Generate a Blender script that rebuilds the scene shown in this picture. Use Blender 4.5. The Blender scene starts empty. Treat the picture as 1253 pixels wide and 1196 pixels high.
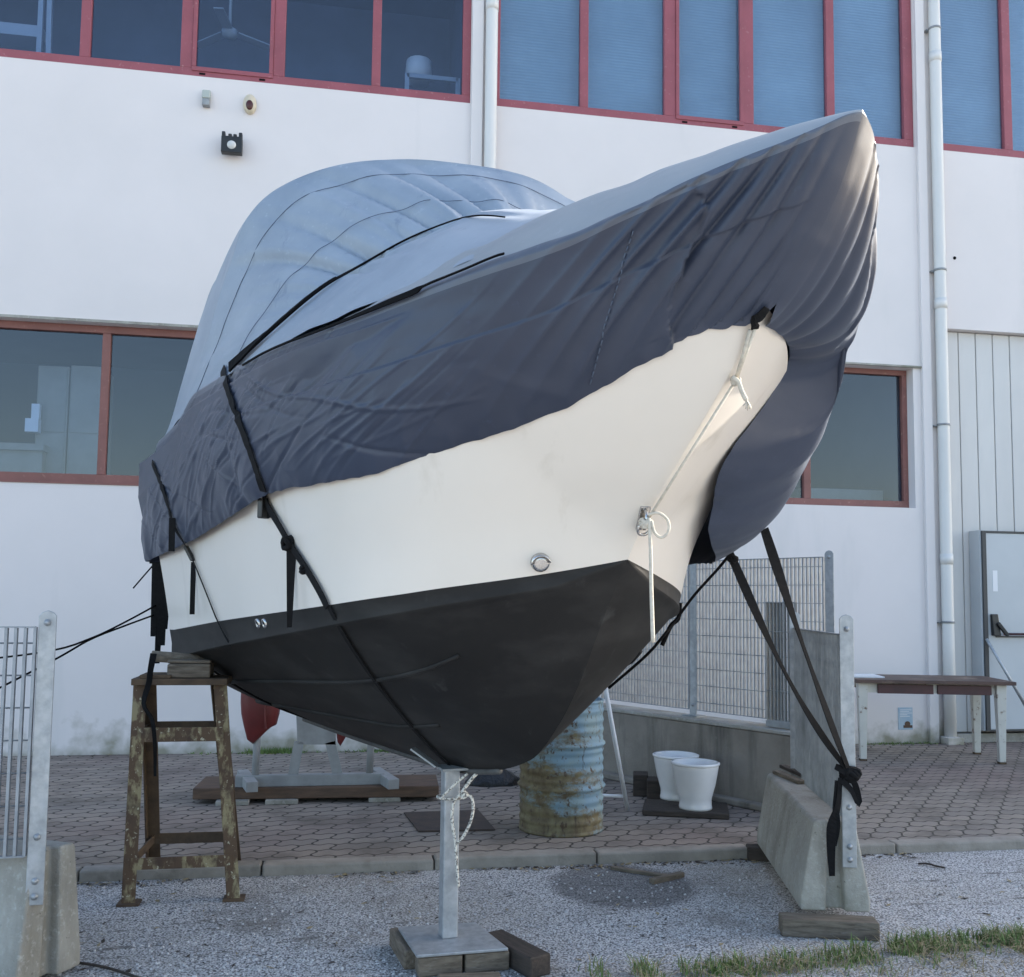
import bpy, math, random
import numpy as np
from mathutils import Vector, Matrix, noise
from mathutils.bvhtree import BVHTree
random.seed(7)
SC = bpy.context.scene
COL = SC.collection
# ------------------------------------------------------------------ camera model (photo pixels 1253 x 1196)
H = 1.55; FPX = 1200.0; PPX, PPY = 626.5, 641.0
TILT = math.atan(94 / 1200); ROLL = .0119; YAW = math.radians(9.9)
Fv = Vector((math.sin(YAW) * math.cos(TILT), math.cos(YAW) * math.cos(TILT), math.sin(TILT)))
R0 = Vector((math.cos(YAW), -math.sin(YAW), 0)); U0 = R0.cross(Fv)
Rv = R0 * math.cos(ROLL) + U0 * math.sin(ROLL); Uv = -R0 * math.sin(ROLL) + U0 * math.cos(ROLL)
O = Vector((0, 0, H))
def ray(u, v): return Fv + Rv * ((u - PPX) / FPX) - Uv * ((v - PPY) / FPX)
def G(u, v, z=0.0):                 # point of a horizontal plane
    d = ray(u, v); return O + d * ((z - H) / d.z)
def W(u, v, y):                     # point of a plane parallel to the facade
    d = ray(u, v); return O + d * (y / d.y)
def PJ(p):
    q = Vector(p) - O; z = q.dot(Fv); return PPX + FPX * q.dot(Rv) / z, PPY - FPX * q.dot(Uv) / z
def zat(x, y, v):
    lo, hi = -2, 15
    for i in range(50):
        m = (lo + hi) / 2
        if PJ((x, y, m))[1] > v: lo = m
        else: hi = m
    return lo
GZ = -0.055                          # gravel level; the paving is z = 0
# ------------------------------------------------------------------ boat frame: X forward, Y port, Z up
S0 = W(768, 685, 3.45); ANG = math.radians(67)
hX = Vector((math.cos(ANG), -math.sin(ANG), 0)); hY = Vector((math.sin(ANG), math.cos(ANG), 0))
def L2W(p): return Vector((S0.x, S0.y, 0)) + hX * p[0] + hY * p[1] + Vector((0, 0, p[2]))
def W2L(p):
    d = Vector(p) - Vector((S0.x, S0.y, 0)); return Vector((d.dot(hX), d.dot(hY), p[2]))
def atY(u, v, fY):
    Y = fY(0, 2) if callable(fY) else fY
    for i in range(50):
        d = ray(u, v); k = (Vector((S0.x, S0.y, 0)) + hY * Y - O).dot(hY) / d.dot(hY); p = W2L(O + d * k)
        if not callable(fY): break
        Y = .6 * Y + .4 * fY(p.x, p.z)
    return p
def atX(u, v, X):
    d = ray(u, v); k = (Vector((S0.x, S0.y, 0)) + hX * X - O).dot(hX) / d.dot(hX); return W2L(O + d * k)

# ------------------------------------------------------------------ materials
def nt(name):
    m = bpy.data.materials.new(name); m.use_nodes = True
    t = m.node_tree; b = t.nodes['Principled BSDF']; return m, t, b
def N(t, typ, **kw):
    n = t.nodes.new(typ)
    for k, v in kw.items():
        if k in n.inputs: n.inputs[k].default_value = v
        else: setattr(n, k, v)
    return n
def LK(t, a, b): t.links.new(a, b)
def c4(c): return (c[0], c[1], c[2], 1)
def coords(t, scale=(1, 1, 1), rot=(0, 0, 0)):
    tc = N(t, 'ShaderNodeTexCoord'); mp = N(t, 'ShaderNodeMapping')
    mp.inputs['Scale'].default_value = scale; mp.inputs['Rotation'].default_value = rot
    LK(t, tc.outputs['Object'], mp.inputs['Vector']); return mp.outputs['Vector']
def noise_fac(t, scale, lo, hi, vec, detail=5, rough=.6):
    n = N(t, 'ShaderNodeTexNoise', Scale=scale, Detail=detail, Roughness=rough); LK(t, vec, n.inputs['Vector'])
    r = N(t, 'ShaderNodeMapRange'); r.inputs[1].default_value = lo; r.inputs[2].default_value = hi
    LK(t, n.outputs['Fac'], r.inputs[0]); return r.outputs[0]
def mixc(t, fac, a, b):
    m = N(t, 'ShaderNodeMix', data_type='RGBA')
    if hasattr(fac, 'is_linked') or not isinstance(fac, (int, float)): LK(t, fac, m.inputs[0])
    else: m.inputs[0].default_value = fac
    for s, i in ((a, 6), (b, 7)):
        if isinstance(s, tuple): m.inputs[i].default_value = c4(s)
        else: LK(t, s, m.inputs[i])
    return m.outputs[2]
def bump(t, b, fac, strength, dist):
    n = N(t, 'ShaderNodeBump', Strength=strength, Distance=dist); LK(t, fac, n.inputs['Height']); LK(t, n.outputs[0], b.inputs['Normal'])
def mat(name, c1, c2=None, sc=8, lo=.35, hi=.65, rough=.6, metal=0, stretch=(1, 1, 1), layers=(), bmp=None, spec=.5, rvar=0):
    """c1/c2 mixed by noise; layers = (colour, scale, lo, hi, stretch); bmp = (scale, strength, distance)"""
    m, t, b = nt(name)
    b.inputs['Roughness'].default_value = rough; b.inputs['Metallic'].default_value = metal
    b.inputs['Specular IOR Level'].default_value = spec
    out = c1
    if c2: out = mixc(t, noise_fac(t, sc, lo, hi, coords(t, stretch)), c1, c2)
    for (c, s, l, h, st) in layers: out = mixc(t, noise_fac(t, s, l, h, coords(t, st)), out, c)
    if isinstance(out, tuple): b.inputs['Base Color'].default_value = c4(out)
    else: LK(t, out, b.inputs['Base Color'])
    if bmp:
        f = noise_fac(t, bmp[0], 0, 1, coords(t, bmp[3] if len(bmp) > 3 else (1, 1, 1)), 6); bump(t, b, f, bmp[1], bmp[2])
    if rvar:
        f = noise_fac(t, sc * 1.7, .3, .7, coords(t)); r = N(t, 'ShaderNodeMapRange'); r.inputs[3].default_value = rough - rvar; r.inputs[4].default_value = rough + rvar
        LK(t, f, r.inputs[0]); LK(t, r.outputs[0], b.inputs['Roughness'])
    return m
one = (1, 1, 1)
M = {}
M['white_metal'] = mat('white_metal', (.72, .73, .74), (.6, .6, .6), 6, .4, .8, .45)
M['galv'] = mat('galvanised_steel', (.45, .47, .49), (.33, .35, .37), 22, .35, .65, .5, .55, layers=[((.17, .18, .18), 3, .55, .85, (1, 1, .35))], rvar=.12)
M['galv_dark'] = mat('dull_galvanised_steel', (.36, .375, .38), (.27, .285, .29), 14, .35, .65, .6, .35, layers=[((.13, .14, .14), 3, .5, .8, (1, 1, .3))])
M['grate'] = mat('zinc_grating', (.34, .365, .39), (.26, .28, .305), 14, .35, .65, .55, .3)
M['concrete'] = mat('weathered_concrete', (.40, .385, .345), (.29, .275, .245), 4, .35, .7, .9, 0, layers=[((.20, .185, .15), 3.0, .48, .72, (1, 1, .3)), ((.47, .46, .43), 40, .55, .8, one), ((.10, .09, .075), 26, .66, .74, one), ((.16, .16, .11), 1.6, .55, .78, one)], bmp=(60, .5, .012))
M['concrete_dirty'] = mat('stained_concrete', (.27, .245, .21), (.18, .16, .135), 3, .35, .7, .92, 0, layers=[((.065, .06, .052), 5, .5, .75, (1, 1, .12)), ((.24, .225, .2), 30, .6, .85, one)], bmp=(50, .4, .01))
M['wood_grey'] = mat('weathered_timber', (.20, .165, .125), (.095, .075, .055), 9, .35, .65, .85, 0, (1, 7, 7), layers=[((.26, .235, .2), 14, .58, .8, (1, 9, 9))], bmp=(24, .5, .006, (1, 8, 8)))
M['wood_dark'] = mat('damp_dark_timber', (.06, .045, .036), (.03, .024, .02), 9, .35, .65, .8, 0, (1, 6, 6), bmp=(24, .5, .006, (1, 8, 8)))
M['wood_brown'] = mat('brown_timber', (.13, .078, .05), (.075, .048, .033), 6, .35, .65, .8, 0, (1, 6, 6), bmp=(24, .4, .005, (1, 8, 8)))
M['rusty_yellow'] = mat('peeling_yellow_paint', (.30, .25, .14), (.115, .07, .04), 24, .415, .515, .75, 0, (1, 1, .45), layers=[((.075, .045, .03), 7, .5, .68, one), ((.5, .46, .33), 45, .62, .68, one)], bmp=(40, .5, .004))
M['rusty_brown'] = mat('brown_rusted_steel', (.13, .085, .05), (.075, .05, .033), 12, .35, .65, .8, .1, bmp=(40, .4, .004))
M['black_web'] = mat('black_webbing', (.008, .008, .009), (.013, .013, .014), 60, .3, .7, .85, 0, spec=.15)
M['rope'] = mat('pale_rope', (.62, .58, .50), (.45, .41, .35), 60, .3, .7, .85)
M['rope_fleck'] = mat('flecked_rope', (.66, .63, .56), (.14, .13, .12), 95, .5, .58, .85)
M['chrome'] = mat('stainless_steel', (.50, .49, .48), None, rough=.25, metal=1)
M['black_plastic'] = mat('black_plastic', (.012, .012, .013), (.02, .02, .02), 20, rough=.4)
M['white_plastic'] = mat('white_glazed_plastic', (.74, .74, .74), (.66, .66, .66), 5, .4, .8, .22)
M['red_frame'] = mat('faded_red_frame', (.32, .085, .105), (.26, .07, .085), 3, .35, .7, .5, 0, layers=[((.42, .2, .2), 26, .62, .75, one)])
M['brown_frame'] = mat('faded_brown_red_frame', (.25, .105, .09), (.2, .085, .072), 4, .35, .7, .6, 0, layers=[((.36, .2, .16), 24, .6, .75, one)])
M['pipe'] = mat('white_pvc_pipe', (.70, .69, .665), (.62, .61, .59), 2, .4, .7, .42, 0, (1, 1, .3))
M['red_shell'] = mat('red_plastic_shell', (.15, .025, .025), (.10, .02, .02), 6, .35, .7, .4)
M['grey_paint'] = mat('grey_painted_steel', (.30, .31, .31), (.22, .225, .225), 8, .35, .7, .6)
M['table_top'] = mat('rust_brown_table_top', (.11, .062, .048), (.065, .04, .034), 5, .35, .7, .55, 0, layers=[((.27, .2, .15), 3, .56, .74, one)])
M['maroon'] = mat('maroon_drawer', (.085, .032, .034), (.065, .028, .03), 8, rough=.5)
M['leg_cream'] = mat('cream_painted_leg', (.62, .6, .54), (.55, .53, .47), 8, .3, .7, .5, 0, layers=[((.16, .09, .05), 16, .6, .68, one)])
M['bag'] = mat('black_plastic_bag', (.01, .01, .012), None, rough=.3, bmp=(14, .8, .03))
M['iron'] = mat('rust_dark_iron_plate', (.075, .05, .04), (.045, .034, .03), 10, .35, .65, .7, .2, bmp=(70, .4, .004))
M['paper'] = mat('white_sheet', (.75, .76, .78), None, rough=.5)
M['blackout'] = mat('dark_interior', (.10, .11, .14), (.08, .09, .12), 1.5, rough=.8)
M['interior_blue'] = mat('dim_blue_interior', (.13, .16, .26), (.10, .125, .21), 1.2, rough=.8)
M['shelf'] = mat('pale_shelf_frame', (.42, .47, .55), None, rough=.5)
M['beige'] = mat('beige_cabinet', (.34, .31, .26), (.28, .255, .215), 3, rough=.6)
M['dirt'] = mat('dark_soil', (.22, .195, .155), (.12, .105, .085), 14, rough=.95, layers=[((.34, .31, .25), 40, .55, .7, one)], bmp=(40, .6, .02))
M['door_grey'] = mat('pale_grey_door_leaf', (.50, .53, .55), (.46, .49, .51), 2, .35, .7, .4)
M['dark_edge'] = mat('dark_grey_door_edge', (.05, .052, .055), None, rough=.5)
M['sensor'] = mat('aged_white_plastic', (.42, .45, .40), None, rough=.5)
M['cream_plastic'] = mat('cream_plastic', (.62, .54, .40), None, rough=.4)
M['red_lens'] = mat('dark_red_lens', (.07, .015, .012), None, rough=.25)
M['lens'] = mat('frosted_lens', (.6, .6, .58), None, rough=.35)
M['grime'] = mat('grime', (.25, .22, .18), None, rough=.9)
M['cord'] = mat('black_cord', (.006, .006, .007), None, rough=.8, spec=.1)
M['stitch'] = mat('dark_blue_stitching', (.085, .11, .16), None, rough=.8)

def wall_mat():
    m, t, b = nt('white_rendered_wall'); b.inputs['Roughness'].default_value = .85
    v = coords(t)
    o = mixc(t, noise_fac(t, .7, .35, .7, v), (.75, .703, .688), (.70, .66, .645))
    o = mixc(t, noise_fac(t, 1.3, .58, .85, coords(t, (1, 1, .18))), o, (.60, .585, .57))
    # greenish brown splash dirt just over the paving, ragged upper edge
    tc = N(t, 'ShaderNodeTexCoord'); sx = N(t, 'ShaderNodeSeparateXYZ'); LK(t, tc.outputs['Object'], sx.inputs[0])
    n = N(t, 'ShaderNodeTexNoise', Scale=5, Detail=6); LK(t, v, n.inputs['Vector'])
    a = N(t, 'ShaderNodeMath', operation='MULTIPLY_ADD'); LK(t, n.outputs['Fac'], a.inputs[0]); a.inputs[1].default_value = -.75; LK(t, sx.outputs['Z'], a.inputs[2])
    r = N(t, 'ShaderNodeMapRange'); r.inputs[1].default_value = -.12; r.inputs[2].default_value = -.40; LK(t, a.outputs[0], r.inputs[0])
    o = mixc(t, r.outputs[0], o, (.30, .285, .22))
    LK(t, o, b.inputs['Base Color']); bump(t, b, noise_fac(t, 120, 0, 1, v), .12, .004)
    return m
M['wall'] = wall_mat()

def gravel_mat():
    m, t, b = nt('pale_gravel'); b.inputs['Roughness'].default_value = .9
    v = coords(t)
    vo = N(t, 'ShaderNodeTexVoronoi', Scale=105); LK(t, v, vo.inputs['Vector'])
    rp = N(t, 'ShaderNodeValToRGB'); cr = rp.color_ramp
    cr.elements[0].color = c4((.26, .265, .275)); cr.elements[1].color = c4((.74, .735, .72))
    for p, c in ((.3, (.47, .475, .48)), (.6, (.63, .635, .64))): e = cr.elements.new(p); e.color = c4(c)
    bw = N(t, 'ShaderNodeRGBToBW'); LK(t, vo.outputs['Color'], bw.inputs[0]); LK(t, bw.outputs[0], rp.inputs[0])
    gap = N(t, 'ShaderNodeMapRange'); gap.inputs[1].default_value = .40; gap.inputs[2].default_value = .75; LK(t, vo.outputs['Distance'], gap.inputs[0])
    o = mixc(t, gap.outputs[0], rp.outputs[0], (.10, .10, .105))
    o = mixc(t, noise_fac(t, 1.3, .50, .74, v, 7, .75), o, (.15, .137, .12))
    o = mixc(t, noise_fac(t, .55, .45, .7, v, 4), o, mixc(t, .45, o, (.30, .27, .22)))        # thin dirty strips
    o = mixc(t, noise_fac(t, 7, .62, .74, coords(t, (.35, 1.6, 1)), 4), o, (.09, .085, .075))
    # round oil / damp patch with its own outline
    mp = N(t, 'ShaderNodeMapping'); mp.inputs['Location'].default_value = (-1.62, -5.52, 0)
    tc = N(t, 'ShaderNodeTexCoord'); LK(t, tc.outputs['Object'], mp.inputs[0])
    ln = N(t, 'ShaderNodeVectorMath', operation='LENGTH'); sc_ = N(t, 'ShaderNodeVectorMath', operation='MULTIPLY'); sc_.inputs[1].default_value = (1, .95, 0)
    LK(t, mp.outputs[0], sc_.inputs[0]); LK(t, sc_.outputs[0], ln.inputs[0])
    r = N(t, 'ShaderNodeMapRange'); r.inputs[1].default_value = .44; r.inputs[2].default_value = .37; LK(t, ln.outputs['Value'], r.inputs[0])
    mu = N(t, 'ShaderNodeMath', operation='MULTIPLY'); LK(t, r.outputs[0], mu.inputs[0]); mu.inputs[1].default_value = .62
    o = mixc(t, mu.outputs[0], o, (.05, .05, .052))
    LK(t, o, b.inputs['Base Color'])
    inv = N(t, 'ShaderNodeMath', operation='SUBTRACT'); inv.inputs[0].default_value = 1; LK(t, vo.outputs['Distance'], inv.inputs[1])
    bump(t, b, inv.outputs[0], .7, .006)
    return m
M['gravel'] = gravel_mat()

def paver_mat():
    m, t, b = nt('interlocking_pavers'); b.inputs['Roughness'].default_value = .85
    tc = N(t, 'ShaderNodeTexCoord'); sx = N(t, 'ShaderNodeSeparateXYZ'); LK(t, tc.outputs['Object'], sx.inputs[0])
    def wav(src, k, amp, add):
        a = N(t, 'ShaderNodeMath', operation='MULTIPLY'); LK(t, src, a.inputs[0]); a.inputs[1].default_value = k
        s = N(t, 'ShaderNodeMath', operation='SINE'); LK(t, a.outputs[0], s.inputs[0])
        q = N(t, 'ShaderNodeMath', operation='MULTIPLY_ADD'); LK(t, s.outputs[0], q.inputs[0]); q.inputs[1].default_value = amp; LK(t, add, q.inputs[2]); return q.outputs[0]
    xx = wav(sx.outputs['Y'], 2 * math.pi / .14, .017, sx.outputs['X'])
    yy = wav(sx.outputs['X'], 2 * math.pi / .115, .013, sx.outputs['Y'])
    cb = N(t, 'ShaderNodeCombineXYZ'); LK(t, xx, cb.inputs[0]); LK(t, yy, cb.inputs[1])
    br = N(t, 'ShaderNodeTexBrick', Scale=1.0); LK(t, cb.outputs[0], br.inputs['Vector'])
    br.inputs['Brick Width'].default_value = .23; br.inputs['Row Height'].default_value = .14
    br.inputs['Mortar Size'].default_value = .008; br.inputs['Mortar Smooth'].default_value = .3; br.inputs['Bias'].default_value = 0
    br.inputs['Color1'].default_value = c4((.295, .25, .21)); br.inputs['Color2'].default_value = c4((.235, .205, .178)); br.inputs['Mortar'].default_value = c4((.045, .038, .03))
    v = coords(t)
    red = mixc(t, noise_fac(t, .55, .46, .70, v, 2), br.outputs['Color'], (.21, .16, .142))
    o = mixc(t, br.outputs['Fac'], red, (.04, .035, .028))
    o = mixc(t, noise_fac(t, 2.2, .48, .75, v, 6, .65), o, (.10, .085, .07))
    o = mixc(t, noise_fac(t, 60, .58, .8, v), o, (.10, .09, .08))
    LK(t, o, b.inputs['Base Color'])
    inv = N(t, 'ShaderNodeMath', operation='SUBTRACT'); inv.inputs[0].default_value = 1; LK(t, br.outputs['Fac'], inv.inputs[1]); bump(t, b, inv.outputs[0], .8, .012)
    return m
M['pavers'] = paver_mat()

def fabric(name, c1, c2, rough, sheen, wr=(5, .35, .02), spec=.5, stretch=(.7, 1, 2.0), crumple=1.0, fold_shade=None):
    m, t, b = nt(name); b.inputs['Roughness'].default_value = rough; b.inputs['Specular IOR Level'].default_value = spec
    v = coords(t)
    o = mixc(t, noise_fac(t, 1.6, .35, .7, v, 5), c1, c2)
    o = mixc(t, noise_fac(t, 26, .62, .85, v), o, tuple(x * 1.25 for x in c1))
    if fold_shade: o = mixc(t, noise_fac(t, 6, .60, .86, coords(t, (1.5, 1.5, .35), (.2, .15, 0)), 6, .7), o, fold_shade)
    LK(t, o, b.inputs['Base Color']); b.inputs['Sheen Weight'].default_value = sheen; b.inputs['Sheen Roughness'].default_value = .4
    b.inputs['Sheen Tint'].default_value = (.8, .87, 1, 1)
    n1 = N(t, 'ShaderNodeTexNoise', Scale=wr[0], Detail=3, Distortion=.8); LK(t, coords(t, stretch, (.0, .5, .4)), n1.inputs['Vector'])
    n1.noise_type = 'RIDGED_MULTIFRACTAL' if hasattr(n1, 'noise_type') else n1.noise_type
    n2 = N(t, 'ShaderNodeTexNoise', Scale=420, Detail=1); LK(t, v, n2.inputs['Vector'])
    a = N(t, 'ShaderNodeMath', operation='MULTIPLY_ADD'); LK(t, n2.outputs['Fac'], a.inputs[0]); a.inputs[1].default_value = .05; LK(t, n1.outputs['Fac'], a.inputs[2])
    for vs, amp in ((3.2, .55), (8.5, .22)):          # crumpled facets
        nd = N(t, 'ShaderNodeTexNoise', Scale=2.2, Detail=2); LK(t, v, nd.inputs['Vector'])
        md = N(t, 'ShaderNodeMix', data_type='RGBA'); md.inputs[0].default_value = .22; LK(t, coords(t, (.8, .8, 1.5), (.3, .5, .4)), md.inputs[6]); LK(t, nd.outputs['Color'], md.inputs[7])
        vo = N(t, 'ShaderNodeTexVoronoi', Scale=vs); LK(t, md.outputs[2], vo.inputs['Vector'])
        q = N(t, 'ShaderNodeMath', operation='MULTIPLY_ADD'); LK(t, vo.outputs['Distance'], q.inputs[0]); q.inputs[1].default_value = amp * crumple; LK(t, a.outputs[0], q.inputs[2]); a = q
    bump(t, b, a.outputs[0], wr[1], wr[2])
    return m
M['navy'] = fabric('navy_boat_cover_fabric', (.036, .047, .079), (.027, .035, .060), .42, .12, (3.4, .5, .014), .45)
M['navy_mid'] = fabric('painted_half_lit_cover_edge', (.10, .115, .15), (.07, .082, .11), .42, .1, (3.4, .4, .014))  # in-between tone, softens the painted skylight at the cover's shoulder
M['navy_lit_top'] = fabric('painted_skylit_cover_top', (.27, .295, .315), (.21, .235, .255), .42, .15, (3.4, .4, .014))  # lit copy of the navy cloth, sky light put into the colour
M['sky_fabric'] = fabric('faded_blue_canopy_fabric', (.31, .36, .42), (.215, .265, .33), .48, .1, (3, .2, .01), crumple=.5, fold_shade=(.115, .155, .225))  # darker blue streaks paint fold shade into the canopy colour

def hull_mat():
    m, t, b = nt('cream_gelcoat'); b.inputs['Roughness'].default_value = .28
    v = coords(t)
    o = mixc(t, noise_fac(t, 1.1, .35, .75, v), (.72, .67, .61), (.68, .63, .565))
    o = mixc(t, noise_fac(t, 6, .60, .92, coords(t, (1, 1, .08))), o, (.52, .47, .40))
    LK(t, o, b.inputs['Base Color']); b.inputs['Coat Weight'].default_value = .15
    return m
M['gelcoat'] = hull_mat()
M['antifoul'] = mat('black_antifouling', (.010, .0095, .0095), (.016, .0155, .015), 3, .35, .7, .6, 0, spec=.3, layers=[((.034, .033, .032), 2.5, .48, .8, (1, 1, 2.5)), ((.05, .05, .05), 11, .62, .85, (1, 1, .4)), ((.09, .085, .08), 60, .72, .8, one)], bmp=(50, .12, .003))
M['antifoul_strip'] = mat('worn_keel_strip', (.09, .09, .088), (.05, .05, .05), 12, rough=.6)

def drum_mat():
    m, t, b = nt('rusted_blue_drum'); b.inputs['Roughness'].default_value = .7
    o = mixc(t, noise_fac(t, 7, .4, .6, coords(t)), (.17, .285, .38), (.20, .29, .32))
    # rust eats from the left side and in bands between the ribs
    tc = N(t, 'ShaderNodeTexCoord'); sx = N(t, 'ShaderNodeSeparateXYZ'); LK(t, tc.outputs['Object'], sx.inputs[0])
    n = N(t, 'ShaderNodeTexNoise', Scale=9, Detail=9, Roughness=.75); LK(t, coords(t, (1, 1, 1.7)), n.inputs['Vector'])
    a = N(t, 'ShaderNodeMath', operation='MULTIPLY_ADD'); LK(t, sx.outputs['X'], a.inputs[0]); a.inputs[1].default_value = -.60; LK(t, n.outputs['Fac'], a.inputs[2])
    zg = N(t, 'ShaderNodeMath', operation='MULTIPLY_ADD'); LK(t, sx.outputs['Z'], zg.inputs[0]); zg.inputs[1].default_value = -.32; zg.inputs[2].default_value = .14
    ad = N(t, 'ShaderNodeMath', operation='ADD'); LK(t, a.outputs[0], ad.inputs[0]); LK(t, zg.outputs[0], ad.inputs[1]); a = ad
    z = N(t, 'ShaderNodeMath', operation='MULTIPLY'); LK(t, sx.outputs['Z'], z.inputs[0]); z.inputs[1].default_value = 21.5
    s = N(t, 'ShaderNodeMath', operation='SINE'); LK(t, z.outputs[0], s.inputs[0])
    a2 = N(t, 'ShaderNodeMath', operation='MULTIPLY_ADD'); LK(t, s.outputs[0], a2.inputs[0]); a2.inputs[1].default_value = .13; LK(t, a.outputs[0], a2.inputs[2])
    r = N(t, 'ShaderNodeMapRange'); r.inputs[1].default_value = .435; r.inputs[2].default_value = .62; LK(t, a2.outputs[0], r.inputs[0])
    rust = mixc(t, noise_fac(t, 14, .35, .65, coords(t)), (.19, .165, .09), (.10, .075, .042))
    o = mixc(t, r.outputs[0], o, rust)
    o = mixc(t, noise_fac(t, 30, .58, .66, coords(t, (1, 1, .6))), o, (.075, .05, .032))
    o = mixc(t, noise_fac(t, 9, .6, .72, coords(t, (3, 3, .25))), o, (.06, .045, .032))
    LK(t, o, b.inputs['Base Color']); bump(t, b, noise_fac(t, 40, 0, 1, coords(t)), .3, .004)
    return m
M['drum'] = drum_mat()

def glass_mat(name, tint=(.75, .82, .9), refl=1.0, rough=.03):
    m = bpy.data.materials.new(name); m.use_nodes = True; t = m.node_tree
    t.nodes.remove(t.nodes['Principled BSDF']); out = t.nodes['Material Output']
    tr = N(t, 'ShaderNodeBsdfTransparent'); tr.inputs[0].default_value = c4(tint)
    gl = N(t, 'ShaderNodeBsdfGlossy', Roughness=rough); gl.inputs[0].default_value = (.9, .95, 1, 1)
    fr = N(t, 'ShaderNodeFresnel', IOR=1.5); k = N(t, 'ShaderNodeMath', operation='MULTIPLY'); LK(t, fr.outputs[0], k.inputs[0]); k.inputs[1].default_value = refl
    mx = N(t, 'ShaderNodeMixShader'); ge = N(t, 'ShaderNodeNewGeometry'); fb = N(t, 'ShaderNodeMath', operation='SUBTRACT'); fb.inputs[0].default_value = 1; LK(t, ge.outputs['Backfacing'], fb.inputs[1])
    k2 = N(t, 'ShaderNodeMath', operation='MULTIPLY'); LK(t, k.outputs[0], k2.inputs[0]); LK(t, fb.outputs[0], k2.inputs[1]); LK(t, k2.outputs[0], mx.inputs[0]); LK(t, tr.outputs[0], mx.inputs[1]); LK(t, gl.outputs[0], mx.inputs[2]); LK(t, mx.outputs[0], out.inputs[0])
    n = N(t, 'ShaderNodeTexNoise', Scale=1.2, Detail=2); LK(t, coords(t), n.inputs['Vector'])
    bp = N(t, 'ShaderNodeBump', Strength=.05, Distance=.02); LK(t, n.outputs['Fac'], bp.inputs['Height']); LK(t, bp.outputs[0], gl.inputs['Normal'])
    return m
M['glass'] = glass_mat('window_glass', refl=2.0)
def blind_mat(name, c1, c2, scale):
    m, t, b = nt(name); b.inputs['Roughness'].default_value = .5
    w = N(t, 'ShaderNodeTexWave', Scale=scale, Distortion=.6, bands_direction='Z'); LK(t, coords(t), w.inputs['Vector'])
    w.inputs['Detail'].default_value = 1
    o = mixc(t, w.outputs['Fac'], c1, c2); o = mixc(t, noise_fac(t, .8, .35, .7, coords(t)), o, tuple(x * .8 for x in c1))
    LK(t, o, b.inputs['Base Color']); bump(t, b, w.outputs['Fac'], .3, .01); return m
M['blind'] = blind_mat('blue_ribbed_blind', (.44, .53, .55), (.48, .57, .58), 9)
M['grass'] = mat('weed_blades', (.09, .16, .035), (.14, .20, .05), 3, .3, .7, .6)
M['straw'] = mat('dry_straw', (.34, .28, .16), (.25, .2, .11), 4, .3, .7, .8)
def poster_mat():
    return mat('pale_blue_notice', (.34, .47, .58), (.42, .52, .60), 12, .4, .6, .5)
M['poster'] = poster_mat()

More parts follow.
